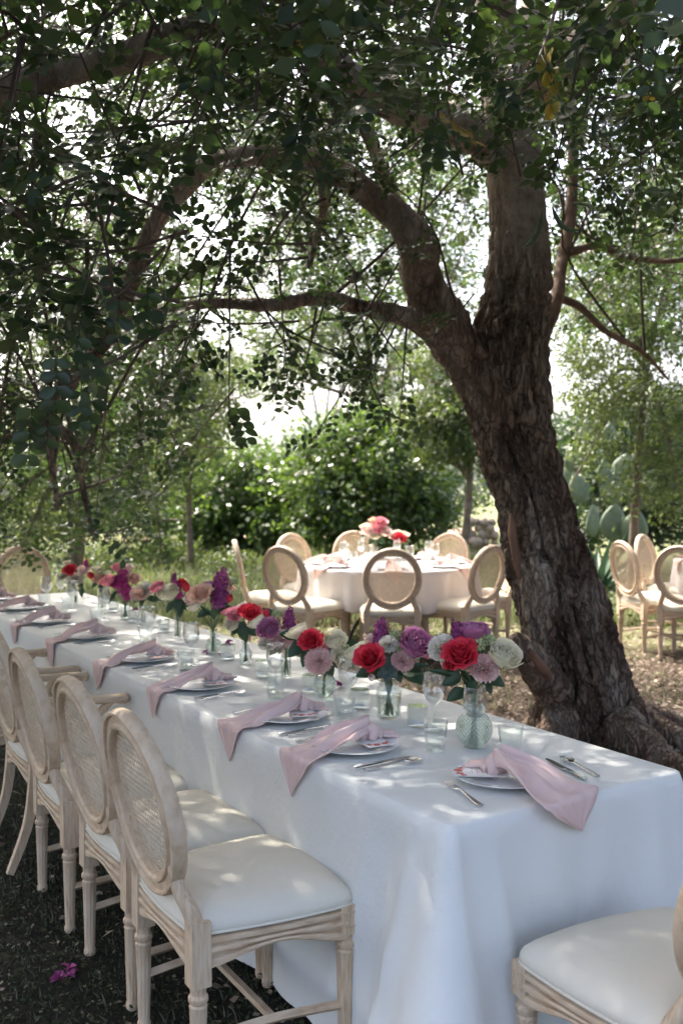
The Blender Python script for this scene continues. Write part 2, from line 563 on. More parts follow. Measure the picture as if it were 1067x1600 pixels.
# ------------------------------------------------------------------ ground, hills
def ground_mat():
    m, n, l, p = new_mat('ground')
    tc = n.new('ShaderNodeTexCoord')
    def nz(scale, detail=6, rough=.6):
        q = n.new('ShaderNodeTexNoise'); q.inputs['Scale'].default_value = scale
        q.inputs['Detail'].default_value = detail; q.inputs['Roughness'].default_value = rough
        l.new(tc.outputs['Object'], q.inputs['Vector']); return q
    fine = nz(38, 6, .75)
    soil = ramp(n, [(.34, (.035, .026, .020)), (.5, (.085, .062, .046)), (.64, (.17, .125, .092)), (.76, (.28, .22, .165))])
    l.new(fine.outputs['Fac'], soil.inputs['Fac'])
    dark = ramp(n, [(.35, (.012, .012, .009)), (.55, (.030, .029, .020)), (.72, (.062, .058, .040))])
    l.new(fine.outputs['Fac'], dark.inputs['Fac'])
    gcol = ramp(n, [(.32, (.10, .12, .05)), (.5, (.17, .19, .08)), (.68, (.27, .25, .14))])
    g2 = nz(3.0, 8, .7); l.new(g2.outputs['Fac'], gcol.inputs['Fac'])
    sx = n.new('ShaderNodeSeparateXYZ'); l.new(tc.outputs['Object'], sx.inputs[0])
    def mapr(src, a, b):
        r = n.new('ShaderNodeMapRange'); r.interpolation_type = 'SMOOTHSTEP'
        r.inputs['From Min'].default_value = a; r.inputs['From Max'].default_value = b
        l.new(src, r.inputs['Value']); return r
    wob = nz(.8, 4)
    wy = n.new('ShaderNodeMath'); wy.operation = 'MULTIPLY_ADD'; wy.inputs[1].default_value = 3.0
    l.new(wob.outputs['Fac'], wy.inputs[0]); l.new(sx.outputs['Y'], wy.inputs[2])
    a = mapr(wy.outputs[0], 9.5, 11.5)
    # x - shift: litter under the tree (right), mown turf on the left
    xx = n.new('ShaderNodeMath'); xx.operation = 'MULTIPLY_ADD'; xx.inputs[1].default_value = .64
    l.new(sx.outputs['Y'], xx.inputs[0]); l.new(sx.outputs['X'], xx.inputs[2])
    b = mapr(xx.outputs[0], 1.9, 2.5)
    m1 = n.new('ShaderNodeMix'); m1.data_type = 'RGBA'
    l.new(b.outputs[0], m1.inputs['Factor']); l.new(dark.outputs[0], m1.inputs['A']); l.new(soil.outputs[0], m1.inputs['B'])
    m2 = n.new('ShaderNodeMix'); m2.data_type = 'RGBA'
    l.new(a.outputs[0], m2.inputs['Factor']); l.new(m1.outputs['Result'], m2.inputs['A']); l.new(gcol.outputs[0], m2.inputs['B'])
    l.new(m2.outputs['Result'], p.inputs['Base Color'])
    p.inputs['Roughness'].default_value = .95
    p.inputs['Specular IOR Level'].default_value = .15
    bp = n.new('ShaderNodeBump'); bp.inputs['Strength'].default_value = .9; bp.inputs['Distance'].default_value = .03
    l.new(fine.outputs['Fac'], bp.inputs['Height']); l.new(bp.outputs[0], p.inputs['Normal'])
    return m

def spaced(a, b, near, far):
    xs = list(np.arange(a, b + 1e-6, near))
    s = near; lo = a; hi = b
    while hi < far:
        s *= 1.35; hi += s; lo -= s
        xs.append(hi); xs.insert(0, lo)
    return np.array(xs)
gxs = spaced(-7, 7, .12, 5000)
gys = spaced(-1, 14, .12, 5000)
GX, GY = np.meshgrid(gxs, gys, indexing='ij')
GZ = .07 * sstep(4, 7, GY)
near = (np.abs(GX) < 12) & (GY > -4) & (GY < 24)
for i, j in zip(*np.nonzero(near)):
    p_ = Vector((GX[i, j] * .9, GY[i, j] * .9, 0))
    GZ[i, j] += .012 * noise.noise(p_ * 2.2) + .012 * noise.noise(p_ * .7)
nx, ny = GX.shape
idx = np.arange(nx * ny).reshape(nx, ny)
Q = np.stack([idx[:-1, :-1], idx[1:, :-1], idx[1:, 1:], idx[:-1, 1:]], -1).reshape(-1, 4)
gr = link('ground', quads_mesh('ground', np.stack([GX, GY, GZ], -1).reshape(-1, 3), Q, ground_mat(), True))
tag(gr, 'bare earth and turf under the trees', kind='structure')

# reddish earth track crossing behind the meadow
trk = MB()
pts = [(-14, 24.4), (-9, 24), (-5, 24.6), (-2, 26), (2, 29), (7, 31)]
rows = []
for i in range(41):
    t = i / 40 * (len(pts) - 1); k = min(int(t), len(pts) - 2); u = t - k
    x = pts[k][0] * (1 - u) + pts[k + 1][0] * u; y = pts[k][1] * (1 - u) + pts[k + 1][1] * u
    w = 1.1 + .25 * math.sin(i * 1.7)
    rows.append([(x, y - w, .084), (x, y, .094), (x, y + w, .084)])
trk.grid(rows)
tag(trk.build('earth_track', simple('red_earth', (.30, .18, .12), (.44, .29, .20), 3, .95, .5, 12)), 'reddish earth track behind the meadow', kind='structure')

# distant ridge
hb = MB()
rows = []
prof = [(-2600, 90), (-1700, 120), (-900, 150), (-420, 168), (-230, 190), (-110, 236), (-20, 262), (40, 258), (140, 214), (300, 190), (700, 165), (1500, 150), (2600, 110)]
for i in range(161):
    x = -2600 + 5200 * i / 160
    h = float(np.interp(x, [a for a, _ in prof], [b for _, b in prof])) * .71
    h += 10 * noise.noise(Vector((x * .006, 3, 0))) + 5 * noise.noise(Vector((x * .02, 7, 0)))
    rows.append([(x, 2600 - 620, -4), (x, 2600 - 380, h * .36 + 6 * noise.noise(Vector((x * .01, 1, 4)))), (x, 2600 - 150, h * .76 + 8 * noise.noise(Vector((x * .012, 5, 4)))), (x, 2600, h), (x, 2600 + 300, h * .5), (x, 2600 + 600, -4)])
hb.grid(rows)
tag(hb.build('hills', simple('wooded_hill', (.045, .065, .04), (.10, .115, .065), .02, .95)), 'low wooded ridge far behind the trees', kind='structure')

# ------------------------------------------------------------------ foliage helpers
def fan_leaves(pos, axis, nrm, length, width, fold=.25, six=True, curl=.0):
    """leaf blades: pos (N,3) base, axis (N,3), nrm (N,3), length (N,), width (N,)"""
    axis = norm(axis)
    side = norm(np.cross(axis, nrm))
    nrm = np.cross(side, axis)
    L = length[:, None]; W = width[:, None]
    if six == 2:
        T = [(0, 0, 0), (.34, .20, fold * .34), (.48, .52, fold * .48), (.36, .84, fold * .36 - curl * .5), (0, 1, -curl), (-.36, .84, fold * .36 - curl * .5), (-.48, .52, fold * .48), (-.34, .20, fold * .34), (0, .5, 0)]
        F4 = np.array([[0, 1, 2, 8], [8, 2, 3, 4], [0, 8, 6, 7], [8, 4, 5, 6]])
    elif six:
        T = [(0, 0, 0), (.42, .32, fold * .42), (.46, .70, fold * .46 - curl * .3), (0, 1, -curl), (-.46, .70, fold * .46 - curl * .3), (-.42, .32, fold * .42)]
        F4 = np.array([[0, 1, 2, 3], [0, 3, 4, 5]])
    else:
        T = [(0, 0, 0), (.5, .52, fold * .5), (0, 1, -curl), (-.5, .52, fold * .5)]
        F4 = np.array([[0, 1, 2, 3]])
    V = np.stack([pos + side * (a * W) + axis * (b * L) + nrm * (c * W) for (a, b, c) in T], 1)
    k = len(T)
    N = len(pos)
    Qd = (F4[None] + (np.arange(N) * k)[:, None, None]).reshape(-1, 4)
    return V.reshape(-1, 3), Qd

def pinnate(pos, dirs, size, pairs=4, six=True, leaflet=.045):
    """compound leaves: rachis from pos along dirs, paired leaflets + end leaflet. returns verts, quads"""
    N = len(pos)
    d = norm(dirs)
    up = np.tile(np.array([[0, 0, 1.0]]), (N, 1)) + rng.normal(0, .45, (N, 3))
    side = norm(np.cross(d, up)); nr = np.cross(side, d)
    Vs = []; Qs = []; off = 0
    for k in range(pairs):
        t = (k + .8) / (pairs + .3)
        drop = -.10 * t * t
        for sgn in (-1, 1):
            b = pos + d * (size * t)[:, None] + np.array([[0, 0, 1.0]]) * (drop * size)[:, None]
            ax = side * sgn * .85 + d * .42 + rng.normal(0, .16, (N, 3))
            nn = nr + rng.normal(0, .30, (N, 3)) + side * (-sgn * .15)
            ll = leaflet * size / .16 * rng.uniform(.8, 1.15, N) * (1.0 if k else .85)
            V, Qd = fan_leaves(b, ax, nn, ll, ll * rng.uniform(.62, .78, N), .22, six, .06)
            Vs.append(V); Qs.append(Qd + off); off += len(V)
    return np.concatenate(Vs), np.concatenate(Qs)

def limb_path(pts, n=24):
    """smooth path through world points"""
    P = [Vector(p) for p in pts]
    out = []
    m = len(P)
    for i in range(n):
        t = i / (n - 1) * (m - 1); k = min(int(t), m - 2); u = t - k
        p0 = P[max(k - 1, 0)]; p1 = P[k]; p2 = P[k + 1]; p3 = P[min(k + 2, m - 1)]
        out.append(.5 * ((2 * p1) + (-p0 + p2) * u + (2 * p0 - 5 * p1 + 4 * p2 - p3) * u * u + (-p0 + 3 * p1 - 3 * p2 + p3) * u ** 3))
    return out

def interp(vals, n):
    return list(np.interp(np.linspace(0, 1, n), np.linspace(0, 1, len(vals)), vals))

def rough_tube(mb, pts, radii, n=14, rings=28, amp=.12, freq=9, seed=0):
    path = limb_path(pts, rings)
    rad = interp(radii, rings)
    start = len(mb.v)
    mb.tube(path, rad, n)
    for i in range(rings):
        c = path[i]
        for k in range(n):
            q = Vector(mb.v[start + i * n + k])
            f = 1 + amp * noise.noise(q * freq + Vector((seed, 0, 0))) + amp * .7 * noise.noise(q * freq * 2.6 + Vector((0, seed, 0)))
            f += .10 * noise.noise(Vector((i * .5, seed * 3.1, k * .01)))
            mb.v[start + i * n + k] = tuple(c + (q - c) * f)

# ------------------------------------------------------------------ the big carob tree
TY = 5.8
sc = F / TY
tree = thing('carob_tree', 'large old carob tree with thick leaning cracked trunk beside the long table', 'tree', (0, 0, 0))
prof_t = [(1205, 806, 1034), (1172, 822, 1020), (1130, 832, 1003), (1085, 834, 990), (1040, 826, 978), (1000, 815, 966), (950, 801, 953), (900, 788, 936), (850, 778, 916), (800, 768, 901), (750, 755, 886),
          (700, 740, 871), (650, 726, 862), (600, 720, 859), (560, 726, 858), (520, 738, 858), (480, 752, 860), (440, 758, 862), (400, 762, 861), (350, 762, 858), (300, 759, 853), (240, 756, 846), (180, 752, 836), (110, 748, 822), (30, 742, 806), (-60, 735, 790), (-140, 728, 776)]
ys = np.array([p[0] for p in prof_t][::-1], float); ls = np.array([p[1] for p in prof_t][::-1], float); rs = np.array([p[2] for p in prof_t][::-1], float)
tb = MB()
NR, NS = 430, 190
yy = np.linspace(1205, -140, NR)
lw_ = np.interp(yy, ys, ls); rw_ = np.interp(yy, ys, rs)
ker = np.ones(9) / 9
lw_ = np.convolve(np.pad(lw_, 4, 'edge'), ker, 'valid'); rw_ = np.convolve(np.pad(rw_, 4, 'edge'), ker, 'valid')
rows = []
for i in range(NR):
    c = atY((lw_[i] + rw_[i]) / 2, yy[i], TY)
    r = (rw_[i] - lw_[i]) / 2 / sc * .93
    z = c.z
    roughness = 1 - .85 * float(sstep(2.3, 3.4, z))
    row = []
    for k in range(NS):
        a = 2 * math.pi * k / NS
        dx, dy = math.cos(a), math.sin(a)
        # vertical lobes that twist up the stem
        tw = a + z * .45
        lob = .05 * math.sin(3 * tw + .6) + .035 * math.sin(5 * tw + 1.9 + z) + .03 * math.sin(8 * tw + z * 2.1)
        fl = float(sstep(.62, 0.0, z))
        lob += fl * (.13 * math.sin(5 * a + .4) + .08 * math.sin(9 * a + 2.0) + .03)
        q = Vector((dx * r * 9, dy * r * 9, z * 2.6))
        n1 = noise.noise(q)
        q2 = Vector((dx * r * 24, dy * r * 24, z * 6.5))
        rid = 1 - abs(noise.noise(q2)) * 2
        q3 = Vector((dx * r * 52, dy * r * 52, z * 17))
        n3 = noise.noise(q3)
        q4 = Vector((dx * r * 13 + 7, dy * r * 13, z * 1.9))
        fur = max(0.0, 1 - abs(noise.noise(q4)) * 7)
        d = lob * r * (.5 + .5 * roughness) + .034 * n1 * (.3 + .7 * roughness) + roughness * (.018 * rid + .014 * n3 - .045 * fur)
        if roughness > .02:
            wv = noise.noise(Vector((dx * r * 6, dy * r * 6, z * 3.0))) * .9
            vd = noise.voronoi(Vector((dx * r * 17 + wv, dy * r * 17 + wv, z * 5.2 + wv)))[0]
            gap = min(1.0, (vd[1] - vd[0]) / .30)
            d -= roughness * .024 * (1 - gap * gap * (3 - 2 * gap))
        # knots and a swelling ring on the paler stem
        for (ka, kz, ks, kh) in ((-1.75, 2.99, .05, -.03), (-1.35, 3.12, .05, -.03), (-2.1, 3.11, .04, -.02), (-1.2, 2.56, .035, -.025), (-1.55, 2.98, .14, .022)):
            da = math.atan2(math.sin(a - ka), math.cos(a - ka)) * r
            d += kh * math.exp(-(da * da + (z - kz) ** 2) / (ks * ks))
        # hollow scar on the left of the stem
        da = math.atan2(math.sin(a + 2.45), math.cos(a + 2.45)) * r
        d -= .085 * math.exp(-(da / .06) ** 2 - ((z - 1.24) / .16) ** 2)
        d -= .06 * math.exp(-((z - (1.10 + .10 * math.sin(a * 2))) / .03) ** 2) * max(0, math.sin(-a)) * .6
        R_ = r + d
        row.append((c.x + dx * R_, c.y + dy * R_ * .95, z))
    row.append(row[0])
    rows.append(row)
tb.grid(rows)
tb.build('trunk', M['bark'], tree)
# roots spreading to the right
for j, (pl, rl) in enumerate([
    ([(1.66, 5.75, .26), (1.95, 5.60, .08), (2.28, 5.55, .02), (2.60, 5.66, -.02)], [.09, .07, .05, .025]),
    ([(1.64, 6.0, .24), (2.0, 6.1, .09), (2.4, 6.15, .04), (2.8, 6.5, -.01)], [.10, .075, .055, .03]),
    ([(1.55, 5.55, .2), (1.72, 5.25, .07), (1.85, 5.02, .0)], [.14, .09, .04]),
    ([(1.25, 5.6, .22), (1.08, 5.36, .08), (.98, 5.2, -.01)], [.13, .08, .04])]):
    b = MB(); rough_tube(b, pl, rl, 16, 24, .22, 11, j * 3.3); b.build('root', M['bark'], tree)
# torn stub with bare wood low on the left
b = MB(); rough_tube(b, [atY(868, 1082, 5.62), atY(838, 1040, 5.5), atY(815, 1012, 5.42), atY(803, 992, 5.40)], [.12, .10, .075, .03], 14, 18, .25, 13, 5)
b.build('stub', M['bark'], tree)
b = MB(); rough_tube(b, [atY(868, 1075, 5.53), atY(846, 1042, 5.40), atY(826, 1016, 5.345)], [.012, .034, .016], 10, 14, .2, 12, 2)
b.build('bare_wood', M['bark_raw'], tree)
b = MB(); rough_tube(b, [atY(812, 905, 5.605), atY(805, 868, 5.61), atY(800, 830, 5.61), atY(799, 805, 5.63)], [.01, .028, .024, .01], 10, 14, .2, 12, 2)
b.build('bare_wood', M['bark_raw'], tree)

# limbs: pixel path, depth at start/end, half widths in pixels
limbs_px = [
    ([(800, 700), (768, 622), (730, 562), (690, 500), (666, 440), (646, 380), (616, 325), (562, 280), (500, 254), (430, 244), (360, 252), (300, 276)], 5.78, 5.0, [30, 48, 48, 42, 38, 35, 31, 27, 24, 22, 21, 20]),
    ([(310, 272), (255, 330), (222, 392), (196, 458), (160, 520), (118, 585), (84, 636), (78, 690)], 5.05, 5.2, [20, 19, 18, 17, 17, 17, 16, 12]),
    ([(740, 560), (680, 515), (620, 488), (560, 472), (500, 466), (430, 472), (350, 476), (270, 486), (190, 510)], 5.72, 4.8, [22, 26, 20, 17, 15, 14, 12, 9, 4]),
    ([(792, 250), (740, 210), (660, 175), (580, 140), (500, 85), (430, 40), (340, -40)], 5.75, 4.2, [44, 40, 36, 32, 30, 26, 24]),
    ([(330, 30), (240, 72), (170, 98), (90, 122), (0, 150), (-90, 190)], 4.2, 3.8, [34, 32, 30, 30, 30, 26]),
    ([(815, 160), (880, 90), (960, 30), (1060, -30)], 5.8, 4.6, [36, 32, 28, 24]),
    ([(790, 60), (760, -80), (640, -260)], 5.8, 5.0, [36, 30, 24]),
    ([(812, 90), (850, -60), (900, -220), (930, -400)], 5.8, 6.8, [30, 26, 20, 14]),
    ([(84, 660), (120, 700), (135, 760), (150, 830)], 5.2, 5.0, [12, 9, 7, 4]),
    ([(80, 650), (40, 680), (0, 690), (-60, 720)], 5.2, 5.6, [13, 11, 9, 6]),
    ([(78, 690), (84, 740), (88, 800)], 5.2, 5.3, [9, 7, 4]),
    ([(500, 255), (505, 330), (480, 420)], 5.2, 5.8, [12, 10, 6]),
    ([(620, 330), (590, 250), (560, 200), (520, 160)], 5.7, 5.6, [16, 14, 12, 9]),
    ([(815, 640), (845, 540), (870, 468), (884, 410), (897, 340), (893, 240), (880, 120)], 5.9, 6.5, [14, 17, 17, 16, 15, 13, 10]),
    ([(888, 396), (930, 384), (965, 396), (1010, 412), (1060, 400), (1120, 380)], 6.2, 6.6, [11, 10, 9, 8, 6, 3]),
    ([(872, 466), (905, 480), (950, 512), (1000, 545), (1040, 590)], 6.15, 6.5, [11, 10, 8, 6, 3]),
]
limb_pts = []
for j, (pp, y0, y1, hw) in enumerate(limbs_px):
    m = len(pp)
    P3 = []; rr = []
    for i, (px, py) in enumerate(pp):
        Y = y0 + (y1 - y0) * i / (m - 1)
        jx = (0 if i < 2 else random.uniform(-7, 7)); jy = (0 if i < 2 else random.uniform(-7, 7))
        P3.append(atY(px + jx, py + jy, Y + (0 if i < 2 else random.uniform(-.12, .12)))); rr.append(hw[i] * (.86 if j == 0 and i < 6 else .6 if j > 12 else .74) * Y / F)
    b = MB(); rough_tube(b, P3, rr, 20 if j < 5 else 12, 90 if j < 5 else 30, .20, 8, j * 7.7)
    b.build('limb', M['bark_red'] if j in (13, 14, 15) else M['bark_limb'], tree)
    limb_pts += [tuple(p) for p in limb_path(P3, 24)]
limb_pts = np.array(limb_pts)

# crown: compound leaves spread through the umbrella of the crown, thinned where the photograph shows sky
DGRID = np.array([
    [.85, .85, .80, .95, 1.0, 1.0, 1.0, 1.0, 1.0, 1.0],
    [.70, .75, .75, .80, .95, 1.0, 1.0, 1.0, 1.0, 1.0],
    [.60, .70, .45, .70, .85, .90, 1.0, 1.0, 1.0, 1.0],
    [.70, .75, .65, .55, .70, .70, .45, .45, .85, .90],
    [.70, .75, .60, .50, .50, .50, .28, .05, .50, .75],
    [.60, .70, .50, .42, .42, .45, .18, .02, .35, .55],
    [.40, .60, .40, .28, .28, .34, .20, .00, .08, .15],
    [.34, .42, .32, .14, .26, .34, .08, .00, .05, .10],
    [.36, .36, .22, .10, .10, .06, .00, .00, .03, .10],
    [.40, .40, .22, .03, .00, .00, .00, .00, .00, .05],
    [.34, .32, .12, .00, .00, .00, .00, .00, .00, .00],
    [.00, .00, .00, .00, .00, .00, .00, .00, .00, .00]])

THIN = np.array([.78, .80, .82, .92, 1.0, 1, 1, 1, 1, 1])
def dens(px, py):
    gx = np.clip(px / 106.7 - .5, 0, 8.999); gy = np.clip(py / 75 - .5, 0, 10.999)
    i = gx.astype(int); j = gy.astype(int); u = gx - i; v = gy - j
    return THIN[i] * (DGRID[j, i] * (1 - u) * (1 - v) + DGRID[j, i + 1] * u * (1 - v) + DGRID[j + 1, i] * (1 - u) * v + DGRID[j + 1, i + 1] * u * v)

def crown_points(n):
    # twigs: small clusters of leaves hung in an umbrella round the stem
    c = np.empty((n, 3))
    c[:, 0] = rng.uniform(-6.2, 6.6, n)
    c[:, 1] = rng.uniform(1.3, 10.0, n)
    # lower skin of the umbrella: high over the stem, drooping outwards and to the left
    rx = (c[:, 0] - .6) / 6.0; ry = (c[:, 1] - 5.4) / 5.0
    rad = np.sqrt(rx * rx + ry * ry)
    bot = 3.05 - .95 * rad ** 1.5
    bot = np.where((c[:, 0] < -1.4) & (c[:, 1] > 4.3), bot - .9 * sstep(-1.4, -3.2, c[:, 0]), bot)
    top = 5.9 - 2.0 * rad ** 2
    c[:, 2] = bot + (top - bot) * rng.beta(1.15, 1.25, n)
    ok = (rad < 1.08) & (c[:, 2] > .55)
    c = c[ok]
    px, py, dep = project(c)
    D = dens(px, py)
    inside = (px > -60) & (px < 1130) & (py > -40)
    keep = rng.uniform(0, 1, len(c)) < np.where(inside, D ** 1.25, .92)
    # the near leaves only from the top of the picture
    keep &= ~((dep < 3.2) & (py > 470) & (px > 260) & (px < 1130))
    keep &= ~((dep < 2.4) & (py > 330) & (px > -100) & (px < 1150) & (c[:, 2] < 2.05))
    keep &= ~((c[:, 2] > 4.9) & (rng.uniform(0, 1, len(c)) < .25))
    # a clear hole round stem and the ground-standing things
    keep &= ~((dep < 5.9) & (px > 720) & (px < 890) & (py > 255))
    keep &= ~((dep < 5.9) & (px > 590) & (px < 740) & (py > 300) & (py < 600) & (rng.uniform(0, 1, len(c)) < .8))
    return c[keep]

tw = crown_points(11500)
# hanging curtain of the drooping limb on the left
nx_ = 620
ex = np.stack([np.zeros(nx_)] * 3, -1)
epx = rng.uniform(-120, 330, nx_); epy = rng.uniform(420, 880, nx_); eY = rng.uniform(4.7, 7.4, nx_)
for q_ in range(nx_):
    ex[q_] = atY(epx[q_], epy[q_], eY[q_])
kp_ = rng.uniform(0, 1, nx_) < dens(epx, epy) * .75
kp_ &= ~((eY < 5.6) & (epy > 780))
tw = np.concatenate([tw, ex[kp_]])
# extra twigs added across the sun's path to shade the table
ns_ = 1700
sp_ = np.stack([rng.uniform(-3.2, 1.6, ns_), rng.uniform(1.6, 8.2, ns_), np.full(ns_, .7)], -1) + np.array(to_sun) * rng.uniform(3.4, 5.6, ns_)[:, None]
spx, spy, sdp = project(sp_)
kp_ = (rng.uniform(0, 1, ns_) < np.where((spy > -60) & (spx > -80) & (spx < 1140), dens(spx, spy) ** 2.4, 1.0)) & (sp_[:, 2] < 5.6)
tw = np.concatenate([tw, sp_[kp_]])
# sprays hanging low in front of the limbs
ex_ = []
hang_lines = [([(330, -20), (300, 90), (250, 180), (150, 205)], 2.75, 13), ([(-20, 300), (60, 360), (150, 390), (260, 385)], 2.8, 15), ([(150, 300), (172, 420), (182, 520), (192, 560)], 2.7, 12),
              ([(400, 470), (450, 515), (520, 550), (565, 580)], 4.3, 16), ([(560, 470), (600, 525), (640, 575)], 4.4, 12), ([(330, 480), (300, 520), (255, 560)], 4.0, 10),
              ([(40, 150), (30, 260), (70, 330)], 2.9, 10), ([(480, 300), (430, 360), (400, 430)], 3.9, 10)]
for (ln_, Y_, n_) in hang_lines:
    pth_ = limb_path([atY(a_[0], a_[1], Y_ + .1 * k_) for k_, a_ in enumerate(ln_)], n_)
    ex_ += [np.array(q_) + rng.normal(0, .05, 3) for q_ in pth_[::2]]
for q_ in limb_pts[rng.integers(120, len(limb_pts), 150)]:
    pr_ = project(q_[None])
    if pr_[0][0] < 600 and 150 < pr_[1][0] < 640 and rng.uniform() < .30:
        ex_.append(q_ + rng.normal(0, .16, 3) + np.array([0, -.22, .02]))
for q_ in limb_pts[14:72]:
    if rng.uniform() < .2: ex_.append(q_ + rng.normal(0, .16, 3) + np.array([0, -.25, .05]))
tw = np.concatenate([tw, np.array(ex_)])
NT = len(tw)
# direction of each twig: outwards and drooping
out = tw - np.array([[1.0, 5.6, 3.6]])
tdir = norm(norm(out) * .6 + rng.normal(0, .55, (NT, 3)) + np.array([[0, 0, -.28]]))
per = 6
tlen = rng.uniform(.22, .46, NT)
leafpos = []; leafdir = []
for k in range(per):
    t = (k + .6) / per
    leafpos.append(tw + tdir * (tlen * t)[:, None] + rng.normal(0, .012, (NT, 3)))
    sidev = norm(np.cross(tdir, rng.normal(0, 1, (NT, 3))))
    leafdir.append(norm(tdir * .55 + sidev * .9 + np.array([[0, 0, -.12]])))
leafpos = np.concatenate(leafpos); leafdir = np.concatenate(leafdir)
lsize = rng.uniform(.12, .19, len(leafpos))
lpx, lpy, ldep = project(leafpos)
blockers = (lpx > 745) & (lpx < 866) & (lpy > 262) & (ldep < 5.9)
inframe = (lpx > 10) & (lpx < 1057) & (lpy > 10) & (lpy < 640) & (ldep < 6)
# the leaves that show largest become leaves of their own
inframe0 = (lpx > -150) & (lpx < 1220) & (lpy > -150)
score = np.where(inframe & ~blockers & (ldep > 2.0), lsize / ldep, -1)
order = np.argsort(-score)[:280]
single = np.zeros(len(leafpos), bool); single[order] = True
rest = ~single & ~blockers & ((ldep > 2.0) | ~inframe0)
vis = (lpx > -30) & (lpx < 1100) & (lpy > -30) & (lpy < 900)
nr_ = rest & vis & (ldep < 3.7); fr_ = rest & vis & ~(ldep < 3.7)
Va, Qa = pinnate(leafpos[nr_], leafdir[nr_], lsize[nr_], 4, 2, .044)
V, Qd = pinnate(leafpos[fr_], leafdir[fr_], lsize[fr_], 4, True, .044)
V = np.concatenate([Va, V]); Qd = np.concatenate([Qa, Qd + len(Va)])
V2, Qd2 = pinnate(leafpos[rest & ~vis], leafdir[rest & ~vis], lsize[rest & ~vis] * 1.15, 3, False, .056)
print('carob twigs', NT, 'leaves seen', int((rest & vis).sum()), 'other', int((rest & ~vis).sum()))
crown = link('crown', quads_mesh('crown', np.concatenate([V, V2]), np.concatenate([Qd, Qd2 + len(V)]), M['carob']), tree)
tag(crown, kind='stuff')
# twig wood, joined
kt_ = (project(tw)[2] > 2.5) | (project(tw)[1] < -350)
tw_all, tdir_all, tlen_all, NT_all = tw, tdir, tlen, NT
tw, tdir, tlen = tw[kt_], tdir[kt_], tlen[kt_]; NT = len(tw)
tv = []; tq = []
side = norm(np.cross(tdir, np.array([[.3, .2, 1.0]]))); side2 = np.cross(tdir, side)
for (w0, w1, a, b_) in ((.005, .002, tw, tw + tdir * tlen[:, None]), (.007, .005, tw - tdir * (tlen * .6)[:, None] + np.array([[0, 0, .02]]), tw)):
    ring = []
    for (base, w) in ((a, w0), (b_, w1)):
        for ang in (0, 2.094, 4.189):
            ring.append(base + side * (math.cos(ang) * w) + side2 * (math.sin(ang) * w))
    Vt = np.stack(ring, 1)
    o = sum(len(x) for x in tv)
    f = np.array([[0, 1, 4, 3], [1, 2, 5, 4], [2, 0, 3, 5]])
    tq.append((f[None] + (np.arange(NT) * 6)[:, None, None]).reshape(-1, 4) + o)
    tv.append(Vt.reshape(-1, 3))
tag(link('twigs', quads_mesh('twigs', np.concatenate(tv), np.concatenate(tq), M['twig']), tree), kind='stuff')
# the single compound leaves: four shared meshes
variants = []
for k in range(5):
    mb = MB(); npair = [4, 4, 3, 5, 4][k]; rr_ = random.Random(k)
    for m_ in range(npair):
        t_ = (m_ + .8) / (npair + .3)
        for sg in (-1, 1):
            q_ = Matrix.Translation((0, .16 * t_, -.010 * t_ * t_)) @ Euler((rr_.uniform(-.35, .25), rr_.uniform(-.35, .35) - sg * .15, -sg * (1.05 + rr_.uniform(-.15, .15)))).to_matrix().to_4x4()
            ll = .046 * rr_.uniform(.85, 1.12); Gr = []
            for vi in range(7):
                v_ = vi / 6; w_ = .36 * ll * (math.sin(math.pi * v_ ** 1.15) ** .62 if 0 < v_ < 1 else .06)
                Gr.append([q_ @ Vector((w_ * u_, ll * v_, abs(u_) * w_ * .28 - .05 * ll * v_ * v_)) for u_ in (-1, 0, 1)])
            mb.grid(Gr)
    mb.tube([(0, 0, 0), (0, .08, -.004), (0, .165, -.014)], [.0016, .0013, .0008], 4)
    variants.append(mb.mesh('leaf', M['carob_yellow'] if k == 4 else M['carob'], True))
for q, i in enumerate(order):
    if score[i] < 0: continue
    o = link('leaf', variants[4 if q % 90 == 5 else q % 4], crown)
    d = Vector(leafdir[i]); 
    o.location = leafpos[i]
    o.rotation_euler = d.to_track_quat('Y', 'Z').to_euler()
    s = lsize[i] / .16
    o.scale = (s, s, s)
# a few long branchlets in the crown
b = MB()
for (ln_, Y_, n_) in hang_lines:
    b.tube(limb_path([atY(a_[0], a_[1], Y_ + .1 * k_) for k_, a_ in enumerate(ln_)], 16), interp([.006, .0045, .002], 16), 5, False)
for k in range(70):
    s0 = limb_pts[rng.integers(0, len(limb_pts))]
    cand = tw[rng.integers(0, NT, 40)]
    dd = np.linalg.norm(cand - s0, axis=1); dd = np.where(dd < .5, 9, dd)
    e = cand[np.argmin(dd)]
    if np.min(dd) > 2.4: continue
    mid = (s0 + e) / 2 + rng.normal(0, .12, 3) + np.array([0, 0, .08])
    pr = project(np.array([e, mid]))
    if np.any((pr[0] > 745) & (pr[0] < 866) & (pr[1] > 262) & (pr[2] < 5.9)): continue
    q1 = s0 * .7 + e * .3 + rng.normal(0, .09, 3) + np.array([0, 0, .05]); q2 = s0 * .35 + e * .65 + rng.normal(0, .09, 3) + np.array([0, 0, .05])
    b.tube(limb_path([s0, q1, q2, e], 12), interp([.011, .008, .0045, .002], 12), 5, False)
tag(b.build('branchlets', M['twig'], tree), kind='stuff')
